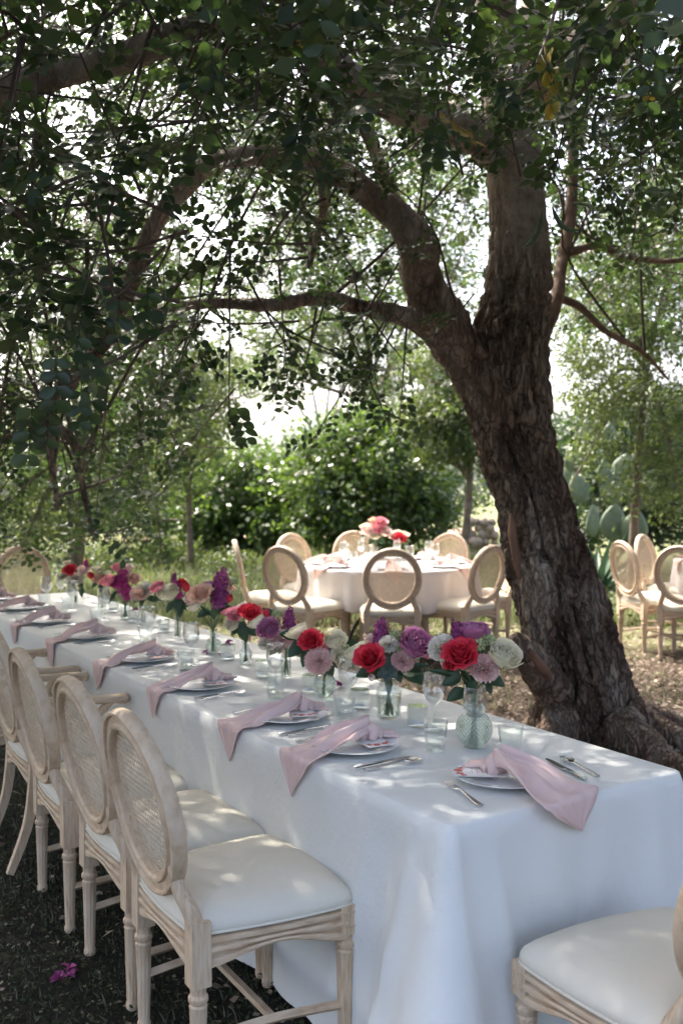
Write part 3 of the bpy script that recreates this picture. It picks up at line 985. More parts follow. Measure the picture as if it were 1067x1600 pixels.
# hanging pods
pm = MB()
pm.tube(limb_path([(0, 0, 0), (.012, 0, -.04), (.02, 0, -.10), (.005, 0, -.15), (-.02, 0, -.18)], 12), interp([.002, .009, .011, .010, .003], 12), 8, True, interp([.002, .004, .005, .004, .002], 12))
pmesh = pm.mesh('pod', M['pod'])
for (px, py, Y, rz, s) in [(846, 330, 3.0, .2, 1.0), (862, 322, 3.0, 2.6, 1.1), (893, 318, 3.05, .1, 1.0), (838, 345, 3.1, 1.2, .9), (912, 120, 2.6, .5, 1), (940, 150, 2.7, 2.2, 1.1), (1000, 60, 2.4, .4, 1), (1022, 90, 2.5, 2.0, 1), (960, 300, 3.0, .8, 1), (1050, 300, 2.9, 2.8, 1), (905, 60, 2.6, 1.4, 1.05), (985, 180, 2.8, .3, 1)]:
    o = link('pod', pmesh, tree, atY(px, py, Y), (rng.normal(0, .5), rng.normal(0, .5), rz)); o.scale = (s * .62, s * .62, s * .62)

# ------------------------------------------------------------------ trees and shrubs behind
def bg_tree(name, label, base, clumps, nleaf, leaf, mat, bark, trunk_r, trunk_top, group=None, sub=.22, droop=.1, aspect=.5, limbs=True, stems=1, six=False, jitter=1.0):
    """clumps: list of (centre, radii). Leaves gather in many small tufts on and in each clump."""
    base = Vector(base)
    root = thing(name, label, 'tree' if trunk_r > .04 else 'shrub', base, 0, group)
    top = Vector(trunk_top)
    for s in range(stems):
        b = MB()
        off = Vector((rng.normal(0, .12), rng.normal(0, .12), 0)) * (s > 0)
        mid = (Vector((0, 0, -.05)) + (top - base)) / 2 + Vector((rng.normal(0, .1), rng.normal(0, .1), 0))
        rough_tube(b, [Vector((0, 0, -.08)) + off, mid + off * 1.5, top - base + off * 3], [trunk_r * 1.25, trunk_r, trunk_r * .75], 10, 16, .15, 4, s)
        b.build('trunk', bark, root)
    if limbs:
        for (c, r) in clumps:
            b = MB()
            e = Vector(c) - base
            s0 = top - base
            rough_tube(b, [s0 - Vector((0, 0, .15)), (s0 + e) / 2 + Vector((0, 0, rng.normal(.05, .1))), e, e + (e - s0) * .5], [trunk_r * .6, trunk_r * .42, trunk_r * .24, trunk_r * .1], 7, 14, .12, 4, rng.uniform(0, 50))
            b.build('limb', bark, root)
    vol = np.array([r[0] * r[1] * r[2] for _, r in clumps]) ** .75
    share = (vol / vol.sum() * nleaf).astype(int)
    P = []; A = []; Nn = []
    for (c, r), n in zip(clumps, share):
        m = max(6, int(n / 22))
        u = norm(rng.normal(0, 1, (m, 3))) * (rng.uniform(.25, 1, (m, 1)) ** .45)
        cen = np.array(c) + u * np.array(r) * (1 + rng.normal(0, .16, (m, 1)) * jitter)
        k = rng.integers(0, m, n)
        pos = cen[k] + rng.normal(0, sub * .5, (n, 3)) * np.array([1, 1, .75])
        o = norm(pos - np.array(c) + rng.normal(0, .35, (n, 3)))
        ax = norm(o * .5 + rng.normal(0, .6, (n, 3)) + np.array([[0, 0, -droop]]))
        nn = norm(o * .6 + np.array([[0, 0, .6]]) + rng.normal(0, .55, (n, 3)))
        P.append(pos); A.append(ax); Nn.append(nn)
    P = np.concatenate(P); A = np.concatenate(A); Nn = np.concatenate(Nn)
    ok = P[:, 2] > base.z + .05
    P, A, Nn = P[ok], A[ok], Nn[ok]
    ll = leaf * rng.uniform(.6, 1.25, len(P))
    V, Qd = fan_leaves(P - np.array(base), A, Nn, ll, ll * aspect * rng.uniform(.8, 1.2, len(P)), .2, six, .08)
    cr = link('crown', quads_mesh('crown', V, Qd, mat), root)
    tag(cr, kind='stuff')
    return root

def cl(px, py, Y, rx, rz, ry=None):
    """clump from pixel centre and pixel radii at depth Y"""
    return (tuple(atY(px, py, Y)), (rx * Y / F, (ry if ry is not None else rx * Y / F), rz * Y / F))

def gb(px, Y):
    p = atY(px, 800, Y); return (p.x, Y, gz(p.x, Y))

# the two broad dark citrus trees in the middle
bg_tree('citrus_tree', 'broad dark green citrus tree directly behind the round table', gb(575, 17),
        [cl(575, 770, 17, 110, 85, 1.1), cl(510, 740, 17, 70, 75, .9), cl(640, 740, 17.2, 70, 80, .9), cl(575, 690, 17, 70, 52, .8), cl(660, 800, 16.8, 55, 42, .7), cl(500, 815, 16.8, 60, 48, .7), cl(590, 660, 17.2, 34, 30, .5)],
        26000, .115, M['leaf_citrus'], M['bark_bg'], .11, atY(575, 800, 17), sub=.22, jitter=2.3)
bg_tree('citrus_tree', 'wider dark green citrus tree on the meadow side of the round table', gb(370, 18.5),
        [cl(370, 795, 18.5, 95, 66, 1.1), cl(320, 785, 18.5, 60, 58, .9), cl(425, 785, 18.5, 62, 60, .9), cl(370, 745, 18.6, 70, 44, .8), cl(440, 820, 18, 55, 40, .8), cl(310, 820, 18.2, 40, 38, .6), cl(440, 735, 18.6, 32, 30, .6)],
        24000, .12, M['leaf_citrus'], M['bark_bg'], .11, atY(375, 815, 18.5), sub=.22, jitter=2.3)
# light feathery trees
bg_tree('almond_tree', 'light green loose almond tree between citrus and leaning trunk', gb(715, 15),
        [cl(700, 640, 15, 60, 46, .9), cl(740, 600, 15, 66, 50, .9), cl(690, 690, 15, 44, 40, .7), cl(660, 655, 15, 40, 34, .6), cl(735, 690, 15, 36, 46, .6), cl(700, 560, 15.4, 70, 40, .9)],
        16000, .08, M['leaf_light'], M['bark_bg'], .06, atY(735, 740, 15), sub=.18)
bg_tree('olive_tree', 'pale grey green olive bush far behind the almond tree', gb(690, 27),
        [cl(690, 765, 27, 70, 50, 1.3), cl(735, 745, 27, 40, 44, 1.0), cl(650, 780, 27, 50, 36, 1)],
        7000, .12, M['leaf_olive'], M['bark_bg'], .1, atY(690, 800, 27), sub=.3)
bg_tree('feathery_tree', 'light green feathery tree with drooping twigs behind the leaning trunk', gb(985, 11),
        [cl(960, 520, 11, 90, 70, 1.0), cl(1040, 470, 11, 90, 90, 1.0), cl(930, 610, 10.8, 55, 60, .8), cl(1030, 640, 10.6, 70, 70, .8), cl(1000, 740, 10.6, 46, 44, .5), cl(1060, 760, 10.4, 44, 60, .6), cl(950, 400, 11.4, 100, 70, 1.0), cl(1060, 330, 11.4, 90, 80, 1), cl(925, 700, 11, 36, 40, .4)],
        26000, .066, M['leaf_light'], M['bark_bg'], .05, atY(1010, 560, 11), sub=.15, droop=.3, aspect=.42, jitter=1.3)
bg_tree('feathery_tree', 'light green feathery tree standing beyond the drooping limb', gb(110, 13),
        [cl(60, 500, 13, 110, 90, 1.2), cl(180, 540, 13, 100, 80, 1.1), cl(120, 640, 13, 120, 80, 1.2), cl(30, 700, 12.6, 90, 80, 1.0), cl(230, 680, 13, 70, 90, .9), cl(170, 780, 12.6, 90, 60, .9), cl(260, 570, 13.2, 80, 70, .9), cl(60, 800, 12.4, 90, 55, .8), cl(310, 640, 13.4, 60, 60, .8), cl(250, 450, 13.4, 100, 80, 1.1), cl(110, 380, 13.2, 120, 90, 1.1)],
        40000, .072, M['leaf_light'], M['bark_bg'], .09, atY(120, 700, 13), sub=.17, droop=.25, aspect=.45, jitter=1.4)
bg_tree('tall_tree', 'tall thin crowned tree rising behind the arching carob limb', gb(600, 22),
        [cl(560, 470, 22, 110, 70, 1.6), cl(640, 540, 22, 80, 60, 1.4), cl(470, 545, 22, 80, 55, 1.3), cl(690, 450, 22, 80, 90, 1.5), cl(420, 450, 22, 90, 80, 1.5), cl(560, 380, 22, 130, 70, 1.7), cl(380, 570, 22, 60, 50, 1.2), cl(620, 605, 22, 60, 30, 1), cl(710, 320, 22, 80, 80, 1.3), cl(460, 320, 22, 100, 70, 1.4), cl(600, 290, 22, 90, 60, 1.3), cl(905, 440, 22, 50, 90, 1.2)],
        30000, .115, M['leaf_light'], M['bark_bg'], .09, atY(585, 620, 22), sub=.24, jitter=1.6, aspect=.5)
bg_tree('dark_hedge_tree', 'dense dark tree standing behind the second round table', gb(1010, 16),
        [cl(1010, 760, 16, 110, 90, 1.2), cl(940, 700, 16, 70, 80, 1), cl(1070, 700, 16, 80, 90, 1), cl(1000, 650, 16, 80, 60, .9), cl(930, 810, 15.6, 60, 50, .8), cl(1060, 810, 15.6, 70, 50, .8)],
        16000, .11, M['leaf_dark'], M['bark_bg'], .12, atY(1010, 800, 16), sub=.22)
bg_tree('dark_hedge_tree', 'dense dark shrub tree behind the head of the long table', gb(60, 17),
        [cl(60, 790, 17, 120, 80, 1.2), cl(-30, 740, 17, 90, 90, 1), cl(150, 760, 17, 80, 70, 1), cl(210, 810, 16.6, 60, 46, .8), cl(100, 700, 17, 80, 60, .9)],
        13000, .11, M['leaf_dark'], M['bark_bg'], .12, atY(60, 805, 17), sub=.22)
bg_tree('leafy_sapling', 'slender light green sapling between the citrus trees and a feathery tree', gb(300, 15.5),
        [cl(300, 690, 15.5, 60, 50, .8), cl(265, 740, 15.5, 46, 50, .7), cl(330, 640, 15.5, 50, 40, .7), cl(290, 600, 15.5, 50, 40, .7), cl(350, 580, 15.6, 55, 40, .7)],
        9000, .075, M['leaf_light'], M['bark_bg'], .045, atY(295, 750, 15.5), sub=.16, jitter=1.6)
bg_tree('leafy_sapling', 'pale sapling whose sprays show under the horizontal limb', gb(500, 19.5),
        [cl(440, 585, 19.5, 60, 40, .9), cl(520, 560, 19.5, 60, 40, .9), cl(590, 590, 19.5, 60, 40, .9), cl(470, 520, 19.6, 70, 40, 1), cl(570, 510, 19.6, 70, 40, 1)],
        6500, .085, M['leaf_light'], M['bark_bg'], .05, atY(505, 690, 19.5), sub=.18, jitter=1.6)
for (px, Y, w, h, lab) in [(250, 16, 50, 38, 'low weedy bush by the slender sapling'), (470, 15.2, 46, 26, 'low bright weedy bush in front of the citrus gap'), (640, 14.5, 46, 24, 'low weedy bush near the stone heap behind the round table'), (150, 15, 60, 34, 'low weedy bush behind the head of the long table'), (360, 15.6, 40, 24, 'small weedy bush in front of the wider citrus tree'), (880, 12.5, 40, 30, 'low weedy bush between the leaning trunk and the agave')]:
    g_ = gb(px, Y); cy_ = 800 + 0 * h
    c_ = (g_[0], Y, g_[2] + h * Y / F * .55)
    bg_tree('weedy_bush', lab, g_, [(c_, (w * Y / F, .5, h * Y / F)), ((c_[0] + w * .7 * Y / F, Y + .2, c_[2] - .05), (w * .7 * Y / F, .4, h * .7 * Y / F)), ((c_[0] - w * .8 * Y / F, Y - .1, c_[2] - .08), (w * .6 * Y / F, .4, h * .6 * Y / F))],
            3200, .07, M['leaf_light'], M['bark_bg'], .012, (g_[0], g_[1], g_[2] + .15), 'low bushes in the meadow', sub=.14, jitter=1.5)
for (px, Y, top, w, lab) in [(255, 30, 660, 120, 'far pale green tree beyond the slender sapling'), (430, 60, 718, 60, 'far pale tree on the skyline between the citrus trees'), (860, 30, 640, 110, 'far dark tree behind the prickly pear'), (-60, 30, 640, 130, 'far tree beyond the hanging branches'), (1130, 28, 600, 130, 'far tree past the second round table')]:
    bg_tree('far_tree', lab, gb(px, Y), [cl(px, (top + 830) / 2, Y, w * .8, (830 - top) / 2.3, 1.6), cl(px - w * .5, (top + 860) / 2, Y, w * .5, 55, 1.2), cl(px + w * .5, (top + 850) / 2, Y, w * .5, 60, 1.2), cl(px, top + 40, Y, w * .5, 36, 1.2)],
            5000, .20, M['leaf_light'] if px in (255, 420) else M['leaf_dark'], M['bark_bg'], .14, atY(px, 810, Y), 'trees along the far edge', sub=.4)
# prickly pear
pp_ = thing('prickly_pear', 'grey green prickly pear cactus behind the leaning trunk', 'cactus', gb(955, 13))
pad = MB()
G = []
for i in range(13):
    v = i / 12
    z = v
    w = math.sin(math.pi * min(1, max(0, v)) ** .8) ** .75 * .5 if 0 < v < 1 else .02
    G.append([(w * math.cos(2 * math.pi * k / 20), .16 * (w / .5) ** .6 * math.sin(2 * math.pi * k / 20), z) for k in range(20)])
for row in G: row.append(row[0])
pad.grid(G)
pmesh = pad.mesh('pad', M['cactus'])
for (px, py, sz, rx, ry, rz) in [(955, 845, .5, 0, .1, .3), (925, 840, .45, .1, -.2, .9), (985, 850, .45, 0, .2, -.4), (955, 790, .48, .1, .05, .2), (912, 785, .42, -.1, -.35, .5), (990, 795, .42, 0, .4, -.2), (940, 760, .40, .2, -.15, .8), (968, 755, .40, -.1, .2, -.3), (905, 740, .42, .1, -.4, .3), (985, 745, .36, 0, .35, .4), (950, 705, .36, .05, 0, .5), (925, 695, .34, .1, -.3, 0), (972, 765, .36, .3, .6, .9), (960, 665, .32, 0, .1, .2), (905, 765, .36, -.3, -.6, .7), (1000, 770, .34, .2, .5, .1)]:
    o = link('pad', pmesh, pp_, atY(px, py, 13 + rng.normal(0, .1)) - Vector(pp_.location), (rx, ry, rz)); o.scale = (sz * .8, sz * .8, sz)
# agave
ag = thing('agave', 'dark green agave rosette at the foot of the prickly pear', 'plant', gb(935, 11.8))
bl = MB()
G = []
for i in range(10):
    v = i / 9; w = .055 * (1 - v ** 2.2) + .002
    G.append([(-w, 0, 0.02 + .02 * v), (0, 0, 0), (w, 0, .02 + .02 * v)])
    for j in range(3):
        x, y, z = G[-1][j]; G[-1][j] = (x, v * .8, z - .16 * v * v)
bl.grid(G)
bmesh_ = bl.mesh('blade', M['agave'])
for k in range(26):
    o = link('blade', bmesh_, ag, (0, 0, .1), (R(20 + 60 * (k / 26) ** .8), 0, k * 2.4)); s = rng.uniform(.8, 1.1); o.scale = (s, s, s)

# pile of tan stones beyond the round table
sw = thing('stone_heap', 'heap of tan field stones beyond the round table', 'stones', gb(748, 19))
sm = MB()
G = []
for i in range(8):
    v = i / 7 * math.pi
    G.append([(math.sin(v) * math.cos(2 * math.pi * k / 10) * (1 + .18 * noise.noise(Vector((i, k % 10, 2.2)))), math.sin(v) * math.sin(2 * math.pi * k / 10), math.cos(v)) for k in range(11)])
sm.grid(G)
smesh = sm.mesh('stone', M['stone'])
k = 0
for lay in range(6):
    for q in range(6 - lay // 2):
        o = link('stone', smesh, sw, ((q - 2.4 + lay * .25) * .13 + rng.normal(0, .015), rng.normal(0, .06), .08 + lay * .125), tuple(rng.uniform(0, 3, 3)))
        s = rng.uniform(.075, .1); o.scale = (s * 1.1, s, s * .85)

# ------------------------------------------------------------------ grass and leaf litter
def blades(n, area, h, w, mat, name, label, accept=None, lean=.5):
    x = rng.uniform(area[0], area[1], n); y = area[2] + (area[3] - area[2]) * rng.uniform(0, 1, n) ** 1.3
    if accept is not None:
        k = accept(x, y); x, y = x[k], y[k]
    n = len(x)
    z = .07 * sstep(4, 7, y) - .01
    P = np.stack([x, y, z], -1)
    hh = h * rng.uniform(.4, 1.2, n)
    ang = rng.uniform(0, 2 * math.pi, n)
    sd = np.stack([np.cos(ang), np.sin(ang), np.zeros(n)], -1)
    ln = np.stack([-np.sin(ang), np.cos(ang), np.zeros(n)], -1) * (lean * hh * rng.uniform(.1, 1, n))[:, None]
    ww = (w * rng.uniform(.6, 1.3, n))[:, None]
    up = np.array([[0, 0, 1.0]])
    Vv = np.stack([P - sd * ww, P + sd * ww, P + up * (hh * .6)[:, None] + ln * .4 + sd * ww * .6, P + up * hh[:, None] + ln], 1).reshape(-1, 3)
    Qv = np.arange(n * 4).reshape(n, 4)
    o = link(name, quads_mesh(name, Vv, Qv, mat))
    return tag(o, label, kind='stuff')

def weeds(n, area, h, size, mat, name, label):
    x = rng.uniform(area[0], area[1], n); y = area[2] + (area[3] - area[2]) * rng.uniform(0, 1, n) ** 1.3
    k = np.sin(x * 2.1 + np.sin(y * 1.3) * 2) + np.sin(y * 1.7 + x) + rng.normal(0, .8, n) > .2
    x, y = x[k], y[k]; n = len(x)
    P = np.stack([x, y, .07 + h * rng.uniform(0, 1, n) ** 1.5], -1)
    ll = size * rng.uniform(.5, 1.4, n)
    V, Qd = fan_leaves(P, rng.normal(0, 1, (n, 3)) + np.array([[0, 0, .5]]), rng.normal(0, .6, (n, 3)) + np.array([[0, 0, .8]]), ll, ll * .5, .2, False, .1)
    return tag(link(name, quads_mesh(name, V, Qd, mat)), label, kind='stuff')
weeds(42000, (-9, 4.5, 10.0, 20), .30, .055, M['leaf_light'], 'meadow_weeds', 'leafy light green weeds among the meadow grass')
weeds(4000, (-7, 4.5, 10.5, 18), .34, .03, simple('weed_flower', (.72, .72, .66), None, rough=.7), 'weed_flowers', 'small white weed flowers in the meadow')
blades(45000, (-9, 4.5, 10.2, 24), .24, .010, M['grass_far'], 'meadow_grass', 'sunlit green meadow grass behind the tables')
blades(9000, (1.5, 7, 10.5, 15), .16, .010, M['grass_far'], 'meadow_grass', 'thin green grass behind the second round table')
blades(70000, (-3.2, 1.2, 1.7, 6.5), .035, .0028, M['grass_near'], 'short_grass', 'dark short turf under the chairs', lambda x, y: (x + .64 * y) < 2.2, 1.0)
blades(9000, (-6, 2.5, 6.5, 11), .06, .006, M['grass_far'], 'sparse_grass', 'sparse short grass round the round table legs')

def litter(n, area, size, mat, name, label, accept=None, pw=1.2):
    x = rng.uniform(area[0], area[1], n); y = area[2] + (area[3] - area[2]) * rng.uniform(0, 1, n) ** pw
    if accept is not None:
        k = accept(x, y); x, y = x[k], y[k]
    n = len(x)
    P = np.stack([x, y, .07 * sstep(4, 7, y) + rng.uniform(.012, .03, n)], -1)
    ang = rng.uniform(0, 6.28, n)
    ax = np.stack([np.cos(ang), np.sin(ang), rng.normal(0, .25, n)], -1)
    nn = np.stack([rng.normal(0, .35, n), rng.normal(0, .35, n), np.ones(n)], -1)
    ll = size * rng.uniform(.5, 1.3, n)
    V, Qd = fan_leaves(P, ax, nn, ll, ll * .6, .3, False, -.12)
    return tag(link(name, quads_mesh(name, V, Qd, mat)), label, kind='stuff')
litter(26000, (-1.5, 5.5, 2.6, 10.5), .042, M['litter'], 'leaf_litter', 'dry tan fallen leaves round the trunk', lambda x, y: (x + .64 * y) > 2.1)
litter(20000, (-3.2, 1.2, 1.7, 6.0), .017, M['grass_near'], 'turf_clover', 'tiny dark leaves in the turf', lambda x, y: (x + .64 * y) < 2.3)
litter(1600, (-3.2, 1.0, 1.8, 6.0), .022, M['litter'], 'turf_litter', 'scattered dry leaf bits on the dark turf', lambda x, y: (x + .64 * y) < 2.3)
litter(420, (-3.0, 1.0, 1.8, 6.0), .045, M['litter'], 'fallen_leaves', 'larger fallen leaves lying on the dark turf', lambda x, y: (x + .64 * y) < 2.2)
b = MB()
for k in range(130):
    x0, y0 = (rng.uniform(-2.6, .4), rng.uniform(1.9, 5.2)) if k < 60 else (rng.uniform(0, 4.2), rng.uniform(4.2, 9))
    a0 = rng.uniform(0, 6.28); l0 = rng.uniform(.04, .22)
    q_ = [Vector((x0 + math.cos(a0) * l0 * t_, y0 + math.sin(a0) * l0 * t_, gz(x0, y0) + .022 + .006 * math.sin(t_ * 5 + k))) + Vector((0, rng.normal(0, .008), 0)) for t_ in (0, .35, .7, 1)]
    b.tube(limb_path(q_, 6), interp([.0032, .0022, .0012], 6), 5)
tag(b.build('twig_litter', M['twig']), 'thin fallen twigs scattered on the ground', kind='stuff')
# ------------------------------------------------------------------ chairs
TILT = R(11)
def plan(t):
    """outline of the seat, t in 0..1, counter-clockwise from rear right"""
    cs = [(.205, -.215), (.250, .225), (-.250, .225), (-.205, -.215)]
    bow = [.014, .030, .014, .012]
    k = int(t * 4) % 4; u = t * 4 - int(t * 4)
    a = Vector(cs[k]); b = Vector(cs[(k + 1) % 4])
    d = b - a; n = Vector((d.y, -d.x)).normalized()
    p = a + d * u + n * (bow[k] * math.sin(math.pi * u))
    return p, n

def seat_loop(n=96):
    pts = [plan((i + .5) / n)[0] for i in range(n)]
    # soften corners
    for _ in range(2):
        pts = [(pts[i - 1] + pts[i] * 2 + pts[(i + 1) % n]) / 4 for i in range(n)]
    nr = []
    for i in range(n):
        d = pts[(i + 1) % n] - pts[i - 1]
        nr.append(Vector((d.y, -d.x)).normalized())
    return pts, nr

def fluted(prof, nf=10, n=60, depth=.11, z0=None, z1=None):
    def mod(a, z):
        if z0 is not None and z0 < z < z1:
            return 1 - depth * (max(0.0, math.cos(nf * a)) ** 2)
        return 1.0
    return mod

def make_chair(wood, arms=False, wh=None, wo=None):
    root = bpy.data.objects.new('chair', None)
    col.objects.link(root)
    root.empty_display_size = .1
    # seat cushion
    b = MB(); pts, nr = seat_loop()
    rows = []
    prof = [(-.012, .422), (-.012, .429), (.003, .434), (.006, .446), (.004, .457), (-.004, .467)]
    for (off, z) in prof:
        rows.append([(p.x + q.x * off, p.y + q.y * off, z) for p, q in zip(pts, nr)])
    for s, z in ((.94, .478), (.87, .488), (.76, .497), (.6, .505), (.4, .510), (.15, .5125)):
        rows.append([(p.x * s, p.y * s, z) for p in pts])
    for r_ in rows: r_.append(r_[0])
    b.grid(rows)
    o = len(b.v); b.v.append((0, 0, .513)); base = (len(rows) - 1) * 97
    for i in range(96): b.f.append((base + i, o, base + i + 1))
    cu_ = b.build('seat_cushion', M['cushion'], root)
    b = MB(); ring_ = [(p.x + n_.x * .004, p.y + n_.y * .004, .4345) for p, n_ in zip(pts, nr)]
    b.tube(ring_ + ring_[:2], .0042, 6, False, up=(0, 0, 1)); b.build('piping', M['cushion'], cu_)
    # moulded seat rail with curved lower edge
    b = MB(); rows = []
    rp = [(-.03, .424, 0), (.0, .426, 0), (.008, .423, 0), (.010, .417, 0), (.008, .411, 0), (-.003, .408, 0), (-.003, .404, .1), (.009, .401, .2), (.0115, .394, .3), (.009, .387, .4), (-.002, .384, .5), (-.002, .379, .6), (.008, .376, .7), (.010, .369, .8), (.008, .360, 1), (-.003, .354, 1), (-.03, .354, 1)]
    n = len(pts)
    for (off, z, w) in rp:
        row = []
        for i, (p, q) in enumerate(zip(pts, nr)):
            u = ((i + .5) / n * 4) % 1
            dz = -.020 * math.cos(2 * math.pi * u) * w + .004 * w
            row.append((p.x + q.x * off, p.y + q.y * off, z + dz))
        row.append(row[0]); rows.append(row)
    b.grid(rows); b.build('seat_rail', wh, root, sharp=40)
    # front legs: carved block, ring, fluted taper
    for s in (-1, 1):
        b = MB()
        cx, cy = s * .232, .208
        b.box((cx, cy, .395), (.054, .054, .080))
        Mx = Matrix.Translation((cx, cy, 0))
        prof = [(.0, 0), (.016, 0), (.019, .010), (.0185, .022), (.0155, .028), (.0165, .036), (.0175, .05), (.024, .30), (.0245, .306), (.021, .312), (.027, .320), (.028, .330), (.022, .337), (.0225, .357), (.012, .358)]
        b.lathe(prof, 60, M=Mx, mod=fluted(prof, 10, z0=.049, z1=.301))
        lg = b.build('leg', wood, root, sharp=35)
        # carved square on the two outer faces
        c2 = MB()
        for (nx_, ny_) in ((s, 0), (0, 1)):
            for (h, w_) in ((.036, .034),):
                for (du, dz, lu, lz) in ((0, h / 2, w_, .003), (0, -h / 2, w_, .003), (w_ / 2, 0, .003, h), (-w_ / 2, 0, .003, h)):
                    if nx_:
                        c2.box((cx + nx_ * .0275, cy + du, .398 + dz), (.004, lu, lz))
                    else:
                        c2.box((cx + du, cy + ny_ * .0275, .398 + dz), (lu, .004, lz))
        c2.build('carved_square', wood, lg, smooth=False)
    # rear legs
    for s in (-1, 1):
        b = MB(); cx, cy = s * .200, -.205
        if arms:
            path = limb_path([(cx, cy, .46), (cx, cy - .004, .34), (cx, cy - .03, .18), (cx, cy - .10, 0)], 14)
            b.tube(path, interp([.026, .027, .024, .019], 14), 4, True, interp([.030, .030, .026, .02], 14), up=(.7, .7, 0))
        else:
            b.box((cx, cy, .385), (.050, .052, .165), None, 1.0)
            Mx = Matrix.Translation((cx, cy, 0)) @ Matrix.Rotation(R(4.0), 4, 'X') if False else Matrix.Translation((cx, cy, 0))
            prof = [(.0, 0), (.016, 0), (.0195, .008), (.019, .02), (.016, .026), (.0175, .04), (.0175, .05), (.0225, .245), (.0235, .25), (.020, .256), (.0255, .264), (.0255, .274), (.020, .281), (.0215, .304), (.01, .305)]
            b.lathe(prof, 60, M=Mx, mod=fluted(prof, 10, z0=.049, z1=.246))
        b.build('leg', wood, root, sharp=35)
    # oval back
    Cz = .735; A_, B_ = .236, .252
    base_pt = Vector((0, -.232, .47))
    def back(x, h, n_=0.0):
        """x across, h height above seat line along the tilted back, n_ out of plane (towards front)"""
        dish = .10 * (x * x) / .25
        return Vector((x, base_pt.y - math.sin(TILT) * h + math.cos(TILT) * (n_ + dish * .5), base_pt.z + math.cos(TILT) * h + math.sin(TILT) * n_))
    hc = .264
    prof = [(0, -.012), (0, .012), (.005, .020), (.011, .021), (.015, .012), (.020, .010), (.036, .011), (.041, .020), (.048, .021), (.054, .013), (.057, 0), (.055, -.012), (.050, -.021), (.043, -.021), (.039, -.012), (.020, -.012), (.015, -.020), (.009, -.020), (.003, -.018)]
    b = MB(); rows = []
    for i in range(72):
        a = 2 * math.pi * i / 72
        row = []
        for (rr, nn) in prof:
            row.append(back((A_ - .056 + rr) * math.cos(a), hc + (B_ - .056 + rr) * math.sin(a), nn))
        row.append(row[0]); rows.append(row)
    b.grid(rows, True); b.build('back_frame', wo, root, sharp=50)
    # posts sweeping from the oval into the rear legs
    for s in (-1, 1):
        b = MB()
        a = R(218)
        p0 = back(s * -(A_ - .03) * math.cos(a), hc + (B_ - .03) * math.sin(a), -.002)
        p1 = back(s * .172, .075, -.002)
        path = limb_path([p0 + Vector((s * -.005, 0, .05)), p0, p1, Vector((s * .194, -.222, .49)), Vector((s * .200, -.207, .44))], 18)
        b.tube(path, interp([.010, .020, .023, .025, .026], 18), 8, True, interp([.010, .017, .020, .022, .024], 18), up=(1, 0, 0))
        b.build('back_post', wood, root)
    # woven cane
    b = MB(); ai, bi = A_ - .050, B_ - .050
    def strand(x0, h0, x1, h1, w, off):
        m = 6
        L, Rr = [], []
        dx, dh = x1 - x0, h1 - h0; ln = math.hypot(dx, dh)
        ux, uh = -dh / ln * w / 2, dx / ln * w / 2
        rows = []
        for k in range(m + 1):
            t = k / m
            x, h = x0 + dx * t, h0 + dh * t
            rows.append([back(x - ux, h - uh, off), back(x, h, off + .0008), back(x + ux, h + uh, off)])
        b.grid(rows)
    sp = .0165
    k = -int(ai / sp)
    while k * sp < ai:
        x = k * sp; e = bi * math.sqrt(max(0, 1 - (x / ai) ** 2))
        if e > .01: strand(x, hc - e, x, hc + e, .0040, .0)
        k += 1
    k = -int(bi / sp)
    while k * sp < bi:
        h = k * sp; e = ai * math.sqrt(max(0, 1 - (h / bi) ** 2))
        if e > .01: strand(-e, hc + h, e, hc + h, .0040, .0012)
        k += 1
    for sg in (1, -1):
        k = -34
        while k < 35:
            c0 = k * sp * 1.0
            # line h = sg*x + c0 inside ellipse
            qa = 1 / ai ** 2 + 1 / bi ** 2; qb = 2 * sg * c0 / bi ** 2; qc = c0 * c0 / bi ** 2 - 1
            D = qb * qb - 4 * qa * qc
            if D > 1e-3:
                x0 = (-qb - math.sqrt(D)) / (2 * qa); x1 = (-qb + math.sqrt(D)) / (2 * qa)
                if x1 - x0 > .02: strand(x0, hc + sg * x0 + c0, x1, hc + sg * x1 + c0, .0020, .0022)
            k += 1
    b.build('cane_panel', M['cane'], root, smooth=False)
    # stretchers
    if not arms:
        for s in (-1, 1):
            b = MB()
            b.tube(limb_path([(s * .200, -.200, .155), (s * .212, 0, .165), (s * .230, .205, .155)], 10), .0135, 4, True, .017, up=(.0, .7, .7))
            b.build('stretcher', wh, root, smooth=False)
        b = MB(); b.tube([(-.212, 0, .165), (.212, 0, .165)], .012, 4, True, .016, up=(0, .7, .7)); b.build('stretcher', wh, root, smooth=False)
    else:
        for s in (-1, 1):
            b = MB()
            b.tube(limb_path([back(s * .205, .22, 0), (s * .255, -.12, .685), (s * .275, .06, .675), (s * .272, .13, .672)], 16), interp([.014, .016, .019, .021], 16), 8, True, interp([.016, .020, .026, .028], 16), up=(0, 0, 1))
            b.tube([(s * .272, .125, .672), (s * .272, .15, .670), (s * .272, .165, .664)], [.021, .024, .012], 10, True, [.028, .030, .016], up=(0, 0, 1))
            b.build('arm', wh, root)
            b = MB(); b.tube(limb_path([(s * .252, .05, .41), (s * .272, .07, .50), (s * .262, .02, .58), (s * .272, .09, .665)], 14), interp([.022, .020, .017, .018], 14), 8); b.build('arm_support', wood, root)
    return root

